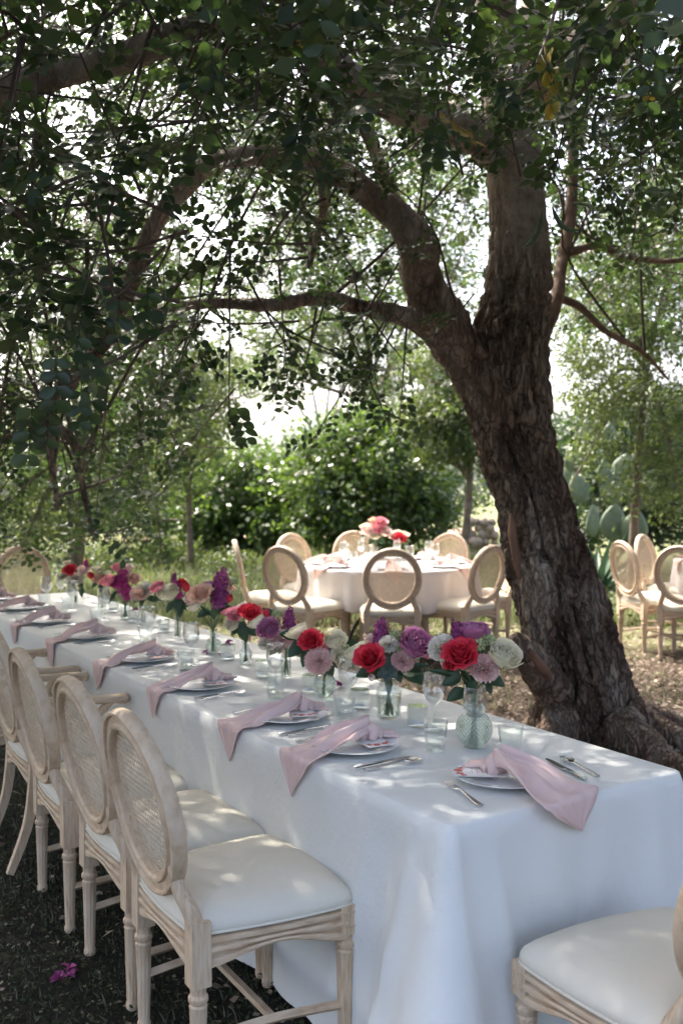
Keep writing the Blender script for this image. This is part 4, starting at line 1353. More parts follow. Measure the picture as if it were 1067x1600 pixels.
chairA = make_chair(M['wood'], False, M['wood_h'], M['wood_o'])
chairT = make_chair(M['wood_tan'], False, M['wood_tan_h'], M['wood_tan_o'])
chairR = make_chair(M['wood'], True, M['wood_h'], M['wood_o'])
used = set()
def place_chair(src, loc, ang, label, group, z=None):
    """ang: compass of the way it faces, radians from +X"""
    o = src if id(src) not in used else copy_tree(src)
    used.add(id(src))
    o.location = (loc[0], loc[1], gz(loc[0], loc[1]) + .004 if z is None else z)
    o.rotation_euler = (0, 0, ang - math.pi / 2)
    return tag(o, label, 'chair', group)

def from_rear(px, py, z, ang, lx=.2, ly=-.205):
    """place so the near rear leg point at height z shows at pixel"""
    p = at(px, py, z)
    a = ang - math.pi / 2
    return (p.x - (lx * math.cos(a) - ly * math.sin(a)), p.y - (lx * math.sin(a) + ly * math.cos(a)))

def from_top(px, Y, ang):
    p = atY(px, 850, Y); a = ang - math.pi / 2; ly = -.33
    return (p.x + ly * math.sin(a), Y - ly * math.cos(a))

CA = R(31)
gL = 'carved chairs along the long table'
place_chair(chairA, from_rear(310, 1543, .30, CA), CA, 'whitewashed cane back chair with plain cushion, nearest the bare table corner', gL)
place_chair(chairA, from_rear(204, 1423, .30, CA), CA + R(1), 'whitewashed cane back chair, second along the long side from the bare corner', gL)
place_chair(chairA, from_rear(111, 1325, .30, CA), CA - R(1), 'whitewashed cane back chair, third along the long side, next to the armchair', gL)
place_chair(chairR, from_rear(14, 1368, .0, CA, .2, -.31), CA, 'white cane back armchair with curved rear legs beside the armless chairs', gL)
q0 = from_rear(14, 1368, .0, CA, .2, -.31)
place_chair(chairR, (q0[0] - .5376 * .66, q0[1] + .8432 * .66), CA, 'second white armchair further along the long side', gL)
EA = math.atan2(.8432, -.5376) - R(6)
pc = at(803, 1484, .46)
a_ = EA - math.pi / 2
lx, ly = -.25, .235
place_chair(chairA, (pc.x - (lx * math.cos(a_) - ly * math.sin(a_)), pc.y - (lx * math.sin(a_) + ly * math.cos(a_))), EA, 'whitewashed chair drawn up to the narrow end of the long table', gL)
place_chair(chairT, from_top(32, 8.1, math.atan2(-.8432, .5376) + R(8)), math.atan2(-.8432, .5376) + R(8), 'cane back chair at the far head of the long table', gL)
gR = 'chairs round the round table'
RC = (.42, 9.0)
def facing(x, y, c): return math.atan2(c[1] - y, c[0] - x)
for (px, Y, da, lab) in [(366, 8.85, 0, 'tan cane back chair on the meadow side of the round table'),
                         (438, 8.05, 6, 'tan cane back chair of the round table closest to the long table'),
                         (613, 7.75, 0, 'tan chair of the round table with the pale cloth showing through its cane'),
                         (770, 8.15, 0, 'tan cane back chair between the round table and the leaning trunk'),
                         (453, 9.95, 0, 'chair on the citrus side of the round table beside the meadow side chair'),
                         (552, 10.4, 0, 'chair on the citrus side of the round table behind the pink roses'),
                         (704, 10.0, 0, 'chair on the citrus side of the round table nearest the stone heap'),
                         (806, 9.1, 0, 'chair of the round table mostly hidden by the leaning trunk')]:
    p = atY(px, 850, Y)
    ang = facing(p.x, p.y, RC) + R(da)
    place_chair(chairT, from_top(px, Y, ang), ang, lab, gR)
RC2 = (3.95, 9.3)
for (px, Y, ang, lab) in [(968, 8.7, R(14), 'pale chair of the second round table nearest the leaning trunk'),
                          (1001, 9.75, R(-38), 'pale chair of the second round table nearest the prickly pear'),
                          (1062, 8.05, R(52), 'tan cane back chair with the second round table seen through its cane')]:
    place_chair(chairT, from_top(px, Y, ang), ang, lab, 'chairs round the second round table')

# ------------------------------------------------------------------ tables and cloths
O2 = at(700, 1293, .752); O2 = Vector((O2.x, O2.y, 0))
U = Vector((.8432, .5376, 0)); D = Vector((-.5376, .8432, 0))
TW, TL, TZ = .86, 5.42, .752
def tp(u, d, z=TZ): return O2 + U * u + D * d + Vector((0, 0, z))

lt = thing('long_table', 'long banquet table hidden under the white cloth', 'table', O2)
b = MB()
V = [tp(u, d, z) - O2 for z in (.715, .744) for (u, d) in ((.02, .02), (TW - .02, .02), (TW - .02, TL - .02), (.02, TL - .02))]
b.add(V, [(0, 3, 2, 1), (4, 5, 6, 7), (0, 1, 5, 4), (1, 2, 6, 5), (2, 3, 7, 6), (3, 0, 4, 7)])
b.build('tabletop', M['ply'], lt, smooth=False)
for k in range(3):
    for (u, d) in ((.12, .35), (TW - .12, .35), (.12, 1.45), (TW - .12, 1.45)):
        b = MB(); p = tp(u, d + k * 1.8, 0) - O2
        b.tube([p + Vector((0, 0, .005)), p + Vector((0, 0, .715))], .016, 8); b.build('leg', M['metal_dark'], lt)

# cloth: rounded rectangle, skirt with folds gathered at the corners
def rect_outline(step=.022):
    r = .035
    pts = []
    segs = [((0, 0), (TW, 0)), ((TW, 0), (TW, TL)), ((TW, TL), (0, TL)), ((0, TL), (0, 0))]
    for k, (a, c) in enumerate(segs):
        a = Vector(a); c = Vector(c); d = (c - a).normalized(); n = Vector((d.y, -d.x))
        L = (c - a).length - 2 * r
        m = max(4, int(L / step))
        for i in range(m):
            t = i / m
            pts.append((a + d * (r + L * t), n.copy(), k, r + L * t))
        # corner arc
        cen = c - d * r - n * r
        d2 = Vector((-n.x, -n.y)).normalized()
        for i in range(10):
            an = (i + .0) / 10 * math.pi / 2
            nn = n * math.cos(an) + d * math.sin(an)
            pts.append((cen + nn * r, nn, k, L + 2 * r))
    return pts
out = rect_outline()
corners = [Vector((0, 0)), Vector((TW, 0)), Vector((TW, TL)), Vector((0, TL))]
camp = [1.0, .75, .8, .8]
b = MB(); rows = []
NV = 34
hem = .035
for (p, n, k, s) in out:
    row = []
    per = s + [0, TW, TW + TL, 2 * TW + TL][k]
    for j in range(NV + 1):
        v = j / NV
        if j == 0:
            for m_ in (TW / 2, .40, .36, .30, .24, .18, .13, .09, .06, .04):
                uu, dd = min(max(p.x, m_), TW - m_), min(max(p.y, m_), TL - m_)
                h_ = min(1, (m_ - .04) / .06) * (.0007 * noise.noise(Vector((uu * 6, dd * 6, 2))) + .0004 * noise.noise(Vector((uu * 17, dd * 9, 7))) - .0006)
                row.append(tp(uu, dd, TZ + h_))
            continue
        if j == 1:
            row.append(tp(p.x - n.x * .012, p.y - n.y * .012, TZ)); continue
        if j == 2:
            row.append(tp(p.x - n.x * .003, p.y - n.y * .003, TZ - .004)); continue
        w = (j - 2) / (NV - 2)
        z = TZ - .012 - (TZ - .012 - hem) * w
        off = .004 + .030 * w
        for c, am in zip(corners, camp):
            dd = (p - c).length
            off += am * .20 * (w ** 1.15) * math.exp(-(dd / (.07 + .16 * w)) ** 1.4)
            # pleats fanning from the corner
            off += am * .052 * w * math.exp(-(dd / .40) ** 2) * (1 - 2 * abs(math.sin(dd * (17 - 7 * w) + .9)) ** .8) * min(1, dd / .03)
        off += (.018 * math.sin(per * 8 + 1.6 * math.sin(per * 2.1)) * (.6 + .6 * noise.noise(Vector((per * .9, 3, 1)))) + .008 * math.sin(per * 17 + 2) + .012 * noise.noise(Vector((per * 2.3, w * 1.2, 5)))) * w ** .8
        off += .006 * noise.noise(Vector((per * 5, w * 5, 1)))
        zz = z + (.02 * math.sin(per * 3.1) * w if hem > .03 else 0)
        row.append(tp(p.x + n.x * off, p.y + n.y * off, max(.012, zz)))
    rows.append([q - O2 for q in row])
rows.append(rows[0])
b.grid(rows)
lc = b.build('tablecloth', M['cloth'], None, loc=O2)
bm_ = bmesh.new(); bm_.from_mesh(lc.data)
bmesh.ops.remove_doubles(bm_, verts=bm_.verts, dist=2e-5)
bmesh.ops.dissolve_degenerate(bm_, edges=bm_.edges, dist=1e-5)
bmesh.ops.recalc_face_normals(bm_, faces=bm_.faces)
bm_.to_mesh(lc.data); bm_.free()
tag(lc, 'long white cloth hanging to the ground over the banquet table', 'tablecloth')

def round_table(c, nm, lab, clab):
    z0 = gz(*c)
    t = thing('round_table', lab, 'table', (c[0], c[1], z0))
    b = MB(); b.lathe([(.0, .715), (.78, .715), (.785, .73), (.78, .745), (0, .745)], 64); b.build('tabletop', M['ply'], t, sharp=40)
    for k in range(4):
        a = k * math.pi / 2 + .5
        b = MB()
        b.tube([(math.cos(a) * .42, math.sin(a) * .42, .0), (math.cos(a) * .40, math.sin(a) * .40, .715)], .024, 4); b.build('leg', M['ply'], t, smooth=False)
    for k in range(2):
        a = k * math.pi + .9
        b = MB(); b.tube(limb_path([(math.cos(a) * .60, math.sin(a) * .60, .0), (math.cos(a) * .52, math.sin(a) * .52, .2), (math.cos(a) * .25, math.sin(a) * .25, .45), (math.cos(a) * .1, math.sin(a) * .1, .71)], 14), .014, 8); b.build('brace', M['metal_dark'], t)
    b = MB(); rows = []
    n = 220
    for i in range(n + 1):
        a = 2 * math.pi * i / n
        row = []
        for (w, r, z) in [(0, .05, .7505), (0, .4, .7505), (0, .76, .7505), (0, .798, .7495), (0, .806, .745)]:
            row.append((r * math.cos(a), r * math.sin(a), z))
        for j in range(1, 13):
            w = j / 12
            f = (.030 * math.sin(a * 15 + 1.2 * math.sin(a * 3)) + .016 * math.sin(a * 26 + 2 + c[0])) * w ** .8
            r = .808 + .015 * w + f
            z = .74 - .33 * w - .012 * math.sin(a * 4 + 1) * w
            row.append((r * math.cos(a), r * math.sin(a), z))
        rows.append(row)
    b.grid(rows)
    o = b.build('tablecloth', M['cloth_blush'], None, loc=(c[0], c[1], z0))
    tag(o, clab, 'tablecloth')
    return z0 + .7515
RZ = round_table(RC, 'a', 'round table with wooden legs behind the long table', 'pleated pale cloth of the round table behind the long table')
RZ2 = round_table(RC2, 'b', 'second round table beyond the leaning trunk near the prickly pear', 'pale cloth of the second round table beyond the trunk')

# ------------------------------------------------------------------ tableware meshes
def plate_mesh():
    b = MB()
    b.lathe([(0, .004), (.060, .004), (.082, .0055), (.090, .009), (.098, .013), (.130, .019), (.1345, .0205), (.1355, .0195), (.134, .0175), (.10, .0105), (.090, .006), (.075, .002), (.070, .0), (.066, .0), (.064, .002), (0, .002)], 72)
    return b.mesh('plate', M['china'], True, 50)
PLATE = plate_mesh()

def ribbon_solid(b, st, M_=None):
    """st: list of (y, halfwidth, thick, z, dish)"""
    rows = []
    for (y, w, t, z, dish) in st:
        row = []
        for (x, s) in ((-1, 0), (-.7, 1), (0, 1), (.7, 1), (1, 0), (.7, -1), (0, -1), (-.7, -1)):
            dz = z + s * t / 2 - dish * (1 - x * x)
            row.append((x * w, y, dz))
        row.append(row[0]); rows.append(row)
    b.grid(rows)
    b.f.append(tuple(range(7, -1, -1))); b.f.append(tuple((len(rows) - 1) * 9 + k for k in range(8)))

def spoon_mesh():
    b = MB()
    st = [(0, .005, .0025, .003, 0), (.005, .0095, .0028, .003, 0), (.03, .009, .003, .0035, 0), (.08, .0055, .003, .006, 0), (.12, .004, .0035, .008, 0), (.135, .005, .003, .007, 0)]
    for i in range(1, 12):
        v = i / 12; w = .0205 * math.sin(math.pi * (v ** .85)) ** .6
        st.append((.137 + .060 * v, max(.003, w), .0015, .0075 + .003 * v, .0065 * math.sin(math.pi * v)))
    ribbon_solid(b, st)
    return b.mesh('spoon', M['steel'], True)
def knife_mesh():
    b = MB()
    st = [(0, .005, .003, .004, 0), (.004, .009, .005, .004, 0), (.05, .0085, .0055, .004, 0), (.095, .007, .006, .004, 0), (.10, .008, .004, .004, 0), (.104, .0095, .0022, .004, 0), (.15, .0105, .0018, .004, 0), (.19, .0095, .0016, .004, 0), (.21, .006, .0014, .004, 0), (.215, .002, .001, .004, 0)]
    ribbon_solid(b, st); return b.mesh('knife', M['steel'], True, 40)
def fork_mesh():
    b = MB()
    ribbon_solid(b, [(0, .005, .0025, .003, 0), (.005, .0095, .0028, .003, 0), (.03, .009, .003, .0035, 0), (.08, .0055, .003, .007, 0), (.12, .004, .0032, .009, 0), (.135, .007, .0024, .007, 0), (.148, .0115, .0022, .0055, .001), (.155, .0122, .002, .005, .001)])
    for k in range(4):
        x = (k - 1.5) * .0068
        b.tube([(x, .153, .0048), (x, .175, .005), (x * .97, .195, .008), (x * .95, .203, .010)], [.0011, .0011, .0010, .0006], 6, True, [.0022, .0021, .0018, .0009], up=(0, 0, 1))
    return b.mesh('fork', M['steel'], True)
SPOON, KNIFE, FORK = spoon_mesh(), knife_mesh(), fork_mesh()

def wine_mesh():
    b = MB()
    b.lathe([(0, .001), (.033, .0012), (.0345, .002), (.030, .0035), (.012, .007), (.0055, .014), (.0042, .03), (.0042, .075), (.006, .084), (.014, .090), (.027, .102), (.0355, .122), (.038, .140), (.0365, .165), (.034, .188), (.0345, .189), (.0335, .1895), (.0328, .187), (.0352, .165), (.0366, .140), (.034, .123), (.025, .105), (.012, .094), (0, .091)], 48)
    return b.mesh('wine_glass', M['glass'])
def tumbler_mesh():
    b = MB()
    def mod(a, z):
        if .012 < z < .066: return 1 - .045 * (.5 - .5 * math.cos(9 * a)) ** 2
        return 1
    b.lathe([(0, .0), (.028, .0), (.0295, .003), (.030, .013), (.0325, .035), (.0345, .060), (.0365, .068), (.038, .088), (.0385, .092), (.0370, .0925), (.0362, .088), (.0345, .068), (.031, .045), (.027, .022), (.020, .015), (0, .014)], 72, mod=mod)
    return b.mesh('tumbler', M['glass_cut'], True, 60)
def tealight_mesh():
    b = MB()
    def mod(a, z):
        return 1 - .045 * (.5 + .5 * math.cos(26 * a))
    b.lathe([(0, .0), (.031, .0), (.034, .002), (.0345, .01), (.0345, .066), (.034, .069)], 156, mod=mod)
    b.lathe([(.034, .069), (.0305, .069), (.030, .066), (.030, .012), (0, .010)], 48)
    return b.mesh('holder', M['glass_rib'], True, 70)
WINE, TUMB, TEA = wine_mesh(), tumbler_mesh(), tealight_mesh()
wx = MB(); wx.lathe([(0, .011), (.0285, .011), (.0285, .022), (.026, .024), (0, .0235)], 32); WAX = wx.mesh('candle', M['wax'], True, 50)

# --- knotted napkin
def napkin_mesh(L, H, skew, seed, width=.088):
    rs_ = random.Random(int(seed * 10)); pw_ = rs_.uniform(.5, 1.25); sp1 = rs_.uniform(2.2, 4.2); sp2 = rs_.uniform(4, 7.5); on_p = rs_.uniform(.6, 1.15); wav = rs_.uniform(-.02, .02)
    """local x points from the knot to the table edge at x=L; hangs H below. z=0 is the table"""
    b = MB(); G = []
    ns, nt = 44, 25
    tot = L + H
    for i in range(ns + 1):
        s = tot * i / ns
        on = min(1.0, s / L)
        w = .014 + (width - .014) * (on ** on_p)
        cy = skew * .35 * on ** 1.5
        if s > L:
            q = (s - L) / H
            w = width * max(.02, max(0.0, 1 - q) ** pw_)
            cy = skew * .35 + skew * 1.0 * q
        row = []
        for j in range(nt):
            t = -1 + 2 * j / (nt - 1)
            amp = (.020 * (1 - on) + .007) * (1 if s < L else max(.25, 1 - (s - L) / H * .6))
            fold = amp * (math.sin(sp1 * math.pi * t * (1 - .35 * on) + seed) * .6 + .5 * math.sin(sp2 * t + seed * 2 + s * 9) + .5 * noise.noise(Vector((t * 2 + seed, s * 14, 3))))
            y = cy + w * t + wav * math.sin(math.pi * s / tot * 2) + .004 * noise.noise(Vector((t * 1.5, s * 20, seed)))
            zp = .024 * (1 - sstep(.45, .85, np.array(s / L))) + .003     # lies on the plate rim first
            zp = float(zp) + .018 * (1 - on) ** 2
            if s <= L - .012:
                P = (s, y, zp + max(-.002, fold + amp * .8))
            else:
                # round the edge, then hang
                a = min(1.0, (s - (L - .012)) / .024) * math.pi / 2
                xx = L - .012 + .020 * math.sin(a) + (.007 + abs(fold) * 1.3)
                zz = .004 - .018 * (1 - math.cos(a)) - max(0, s - L - .012) + (.006 if s < L + .02 else 0)
                P = (xx + .05 * max(0, s - L) * .6, y, zz)
            row.append(P)
        G.append(row)
    b.grid(G)
    # the knot: two crossing rolls and a short flared end
    def roll(path, r, sd):
        st = len(b.v); pth = limb_path(path, 20)
        b.tube(pth, interp(r, 20), 12)
        for k in range(st, len(b.v)):
            p = Vector(b.v[k]); b.v[k] = tuple(p + Vector((noise.noise(p * 70 + Vector((sd, 0, 0))), noise.noise(p * 70 + Vector((0, sd, 0))), noise.noise(p * 70 + Vector((0, 0, sd))))) * .007)
    roll([(.004, .026, .024), (-.006, .020, .052), (-.004, -.012, .056), (.010, -.026, .034), (.008, -.012, .020)], [.013, .016, .017, .016, .011], seed)
    roll([(.028, -.004, .030), (.006, .0, .040), (-.022, .004, .040), (-.042, .002, .034)], [.016, .019, .018, .014], seed + 4)
    roll([(-.020, .018, .028), (-.034, .010, .038), (-.030, -.014, .036), (-.014, -.022, .028)], [.012, .015, .014, .01], seed + 8)
    G = []
    for i in range(9):
        v = i / 8; row = []
        for j in range(11):
            t = -1 + 2 * j / 10
            row.append((-.034 - .055 * v, t * (.012 + .030 * v) + .004, .034 - .006 * v + .012 * math.sin(4.2 * t + seed) * (1 - .3 * v) + .006 * math.sin(9 * t + seed)))
        G.append(row)
    b.grid(G)
    return b.mesh('napkin', M['napkin'])

def napkin(K, edge_dir, L, H, skew, seed, label, group, width=.088):
    o = link('napkin', napkin_mesh(L, H, skew, seed, width), None, K, (0, 0, math.atan2(edge_dir.y, edge_dir.x)))
    md = o.modifiers.new('thickness', 'SOLIDIFY'); md.thickness = .0014; md.offset = 0
    return tag(o, label, 'napkin', group)

# --- place card with printed lines and a red painted motif
def place_card(P, rz, label, group, w=.10, h=.15, tilt=.05):
    c = thing('menu_card', label, 'card', P, rz, group)
    b = MB(); b.box((0, 0, .0006), (w, h, .0012)); b.build('sheet', M['card'], c, smooth=False)
    b = MB()
    for k in range(5):
        ww = w * (.5 if k % 2 else .38)
        b.add([(-ww / 2, .02 - k * .014, .0018), (ww / 2, .02 - k * .014, .0018), (ww / 2, .0222 - k * .014, .0018), (-ww / 2, .0222 - k * .014, .0018)], [(0, 1, 2, 3)])
    b.build('printed_lines', M['ink'], c, smooth=False)
    b = MB()
    for (x, y, s, a) in ((-.02, .055, .016, .4), (.008, .058, .019, 1.9), (.03, .050, .014, 2.9), (-.035, .045, .011, 4.1)):
        n = 10
        V = [(x + s * math.cos(2 * math.pi * k / n + a) * (.6 + .4 * math.cos(2.5 * k)), y + s * .7 * math.sin(2 * math.pi * k / n + a), .0019 + .0001 * (x > 0)) for k in range(n)]
        b.add(V, [tuple(range(n))])
    b.build('red_motif', M['red_print'], c, smooth=False)
    return c

# ------------------------------------------------------------------ settings on the long table
edge_out = Vector((-U.x, -U.y, 0))
eang = math.atan2(D.y, D.x)
def uv(p):
    q = p - O2; return q.dot(U), q.dot(D)
plates = [(585, 1166), (466, 1122), (331, 1073), (226, 1033), (164, 995), (105, 971), (58, 951), (18, 937)]
knots = [(600, 1150), (476, 1112), (346, 1063), (248, 1024), (176, 986), (106, 964), (66, 947), (32, 930)]
tips = [(498, 1232), (390, 1188), (265, 1122), (178, 1078), (103, 1046), (57, 1009), (13, 983), (-30, 965)]
by = 'from the ball vase end'
for i, (pp, kk, tt) in enumerate(zip(plates, knots, tips)):
    p = at(*pp, TZ)
    u, d = uv(p); u = .19 + .02 * math.sin(i * 2.3)
    p = tp(u, d, TZ + .003)
    ordn = ORD[i]
    tag(link('dinner_plate', PLATE, None, p), 'white plate under a pink napkin, %s along the long side %s' % (ordn, by), 'plate', 'plates along the long table')
    place_card(p + U * .045 + D * -.015 + Vector((0, 0, .0225)), eang + math.pi / 2 + random.uniform(-.25, .25) - .3, 'white menu card with red motif on the %s plate %s' % (ordn, by), 'menu cards', .085, .15)
    # napkin
    tip = at(tt[0], tt[1], .62)
    ku = u + .055; kd = d + .01
    K = tp(ku, kd, TZ + .024)
    _, td = uv(at(tt[0], tt[1], .63))
    L = ku + .0
    H = [.115, .11, .10, .105, .125, .10, .115, .11][i]
    sk = max(-.12, min(.12, -(td - kd) * .5))
    napkin(tp(ku, kd, TZ + .002), edge_out, L, H, sk * (1 if i % 2 else .8) + .01, i * 1.7, 'dusty pink knotted napkin hanging off the table edge, %s %s' % (ordn, by), 'napkins along the long table', [.096, .082, .070, .088, .076, .072, .090, .08][i])
    # knife and spoon on the side towards the ball vase end, fork on the other
    a0 = math.atan2(U.y, U.x) - math.pi / 2
    for (mesh, nm, dd, uu, da) in ((KNIFE, 'knife', -.175, .07, .10), (SPOON, 'spoon', -.205, .085, .0), (FORK, 'fork', .165, .075, .05)):
        o = link(nm, mesh, None, tp(uu + .01 * math.sin(i * 3), d + dd, TZ + .0025), (0, 0, a0 + da + .06 * math.sin(i * 5 + dd * 9)))
        tag(o, 'steel %s beside the %s plate %s' % (nm, ordn, by), nm, nm + 's on the long table')
# the setting at the narrow end
pe = at(768, 1214, TZ); ue, de = uv(pe)
pe = tp(ue, .205, TZ + .003)
tag(link('dinner_plate', PLATE, None, pe), 'white dinner plate under the fanned napkin at the narrow end', 'plate', 'plates along the long table')
place_card(pe + U * -.055 + D * .035 + Vector((0, 0, .0225)), math.atan2(U.y, U.x) + .95, 'white menu card with red motif at the narrow end of the long table', 'menu cards', .085, .15)
sd = Vector((-D.x, -D.y, 0))
ndir = (sd * .95 + U * .18).normalized()
kp = tp(ue - .015, .215, TZ + .004)
Ln = .215 / .95
napkin(kp, ndir, Ln, .085, .03, 3.3, 'wide pink napkin fanned over the narrow end of the long table', 'napkins along the long table', .125)
for (mesh, nm, p0, p1) in ((FORK, 'fork', (752, 1262), (679, 1214)), (SPOON, 'spoon', (935, 1216), (855, 1176)), (KNIFE, 'knife', (914, 1221), (852, 1188))):
    a = at(*p0, TZ); c = at(*p1, TZ)
    o = link(nm, mesh, None, (a.x, a.y, TZ + .0025), (0, 0, math.atan2((c - a).y, (c - a).x) - math.pi / 2))
    tag(o, 'steel %s of the setting at the narrow table end' % nm, nm, nm + 's on the long table')

# glasses
def put(mesh, nm, px, py, z, label, cat, group, s=1.0):
    p = at(px, py, z); p.z = z + .002
    o = link(nm, mesh, None, p, (0, 0, random.uniform(0, 6))); o.scale = (s, s, s)
    return tag(o, label, cat, group)
wines = [(741, 1168), (678, 1142), (545, 1112), (431, 1082), (299, 1040), (232, 1008), (163, 970), (113, 955), (73, 946), (96, 940)]
tumbs = [(797, 1183), (680, 1174), (539, 1130), (430, 1090), (291, 1048), (228, 1008), (151, 978), (106, 957), (70, 950)]
teas = [(652, 1135), (562, 1107), (485, 1082), (412, 1058), (356, 1031), (256, 988), (210, 972), (178, 956)]
for i, (px, py) in enumerate(wines):
    put(WINE, 'wine_glass', px, py, TZ, 'clear stemmed wine glass, %s along the long table %s' % (ORD[i], by), 'wine glass', 'wine glasses on the long table')
for i, (px, py) in enumerate(tumbs):
    put(TUMB, 'tumbler', px, py, TZ, 'clear faceted tumbler, %s along the long table %s' % (ORD[i], by), 'tumbler', 'tumblers on the long table')
for i, (px, py) in enumerate(teas):
    p = at(px, py, TZ); 
    t = thing('tealight_holder', 'ribbed glass tealight holder, %s along the long table %s' % (ORD[i], by), 'candle holder', (p.x, p.y, TZ + .002), random.uniform(0, 6), 'tealight holders')
    link('holder', TEA, t); link('candle', WAX, t)
# ------------------------------------------------------------------ flowers
def petal_patch(b, phi, half, rho, zed, nu=6, nv=5, ruffle=0.0, seed=0.0, edge=.25):
    """cupped petal: rho(v), zed(v) give radius and height along the petal"""
    G = []
    for j in range(nv + 1):
        v = j / nv; row = []
        for i in range(nu + 1):
            u = -1 + 2 * i / nu
            a = phi + half * u * (.45 + .55 * math.sin(math.pi * min(1, v * .62 + .12)))
            r = rho(v) * (1 + .05 * u * u)
            z = zed(v) - edge * zed(1) * (u * u) * v * v
            rf = ruffle * v * v
            r += rf * math.sin(u * 7 + seed); z += rf * .7 * math.sin(u * 9 + seed * 2)
            row.append((r * math.cos(a), r * math.sin(a), z))
        G.append(row)
    b.grid(G)

def rose_mesh(mat, n=24, R_=1.0, open_=1.0):
    b = MB()
    for i in range(n):
        t = i / (n - 1)
        r = .10 + .62 * t ** 1.1
        h = 1.25 - .35 * t ** 2
        cu = .42 * max(0, t - .35) * open_
        petal_patch(b, i * 2.399, 1.35 - .55 * t, lambda v: r * (v ** .42) * (1 - .16 * (1 - t) * v) + cu * v ** 5, lambda v: h * v ** .85 - cu * .55 * v ** 7 - .25 * t * (1 - v), 6, 6, .03 + .04 * t, i * 1.3, .16)
    me = b.mesh('rose', mat)
    return me

def peony_mesh(mat, mat2=None, n=34):
    b = MB()
    for i in range(n):
        t = i / (n - 1)
        r = .12 + .80 * t
        h = 1.02 - .12 * t
        petal_patch(b, i * 2.399, 1.0 - .35 * t, lambda v: r * math.sin(v * (2.0 - .55 * t)) ** .8 if v > 0 else 0, lambda v: h * (v ** 1.15) - .05 * (1 - t), 6, 5, .07 * (1 - t) + .03, i * 2.1, .12)
    return b.mesh('peony', mat)

def carnation_mesh(mat, n=64):
    b = MB()
    for i in range(n):
        t = (i + .5) / n
        el = math.acos(1 - t * 1.25) if t * 1.25 < 2 else 1.6
        a = i * 2.399
        d = Vector((math.sin(el) * math.cos(a), math.sin(el) * math.sin(a), math.cos(el) * .8 + .05))
        tn = Vector((-math.sin(a), math.cos(a), 0)); w = .34 + .08 * math.sin(i * 3)
        G = []
        up = d.cross(tn)
        for j in range(4):
            v = j / 3; row = []
            for k in range(7):
                u = -1 + 2 * k / 6
                p = Vector((0, 0, .1)) + d * ((.30 + .62 * v) + (.07 * v * (1 if k % 2 else -1)) - .06 * u * u) + tn * (u * w * (.25 + .75 * v)) + up * (.10 * v * math.sin(u * 8 + i))
                row.append(p)
            G.append(row)
        b.grid(G)
    return b.mesh('carnation', mat)

def stock_mesh(mat, n=20):
    """upright spike of small ruffled florets, height 1"""
    b = MB()
    for i in range(n):
        t = i / n
        z = -.7 + 1.4 * t; a = i * 2.399; r = (.40 * (1 - .45 * t) + .03) * (1 + .25 * math.sin(i * 5.1)); z += .10 * math.sin(i * 3.7)
        c = Vector((r * math.cos(a), r * math.sin(a), z))
        d = (Vector((math.cos(a), math.sin(a), .45))).normalized()
        s = (.40 - .17 * t)
        q = d.to_track_quat('Z', 'Y')
        for k in range(5):
            G = []
            for j in range(4):
                v = j / 3; row = []
                for m_ in range(5):
                    u = -1 + 2 * m_ / 4
                    an = k * 1.257 + u * .62 * (.4 + .6 * v) + i
                    rr = s * v * (1 - .15 * u * u)
                    row.append(c + q @ Vector((rr * math.cos(an), rr * math.sin(an), s * (.28 * v - .35 * v * v + .12 * math.sin(u * 5 + k + i) * v))))
                G.append(row)
            b.grid(G)
    b.tube([(0, 0, -1), (0, 0, .7)], [.04, .02], 5)
    return b.mesh('stock_spike', mat)

def filler_mesh(mat):
    b = MB()
    for i in range(22):
        a = i * 2.399; t = (i + .5) / 22; el = math.acos(1 - t * 1.2)
        c = Vector((math.sin(el) * math.cos(a), math.sin(el) * math.sin(a), math.cos(el))) * .75
        Gm = []
        for j in range(5):
            th = math.pi * j / 4
            Gm.append([c + Vector((math.sin(th) * math.cos(k * 1.047), math.sin(th) * math.sin(k * 1.047), math.cos(th))) * (.22 + .03 * math.sin(i)) for k in range(7)])
        b.grid(Gm)
    return b.mesh('green_florets', mat)

def leafshape_mesh(name, mat, w=.5, fold=.16, curl=.25):
    b = MB(); G = []
    for j in range(9):
        v = j / 8
        ww = w * math.sin(math.pi * v ** .8) ** .8 if 0 < v < 1 else .01
        G.append([(ww * u, v, fold * abs(u) * ww * 2 - curl * v * v + .02 * math.sin(v * 20) * abs(u)) for u in (-1, -.5, 0, .5, 1)])
    b.grid(G)
    return b.mesh(name, mat)

def bud_mesh(mat):
    b = MB()
    for i in range(7):
        petal_patch(b, i * 2.399, .9, lambda v: .42 * math.sin(v * 2.6) + .04, lambda v: 1.35 * v, 5, 5, .02, i, .1)
    return b.mesh('bud', mat)

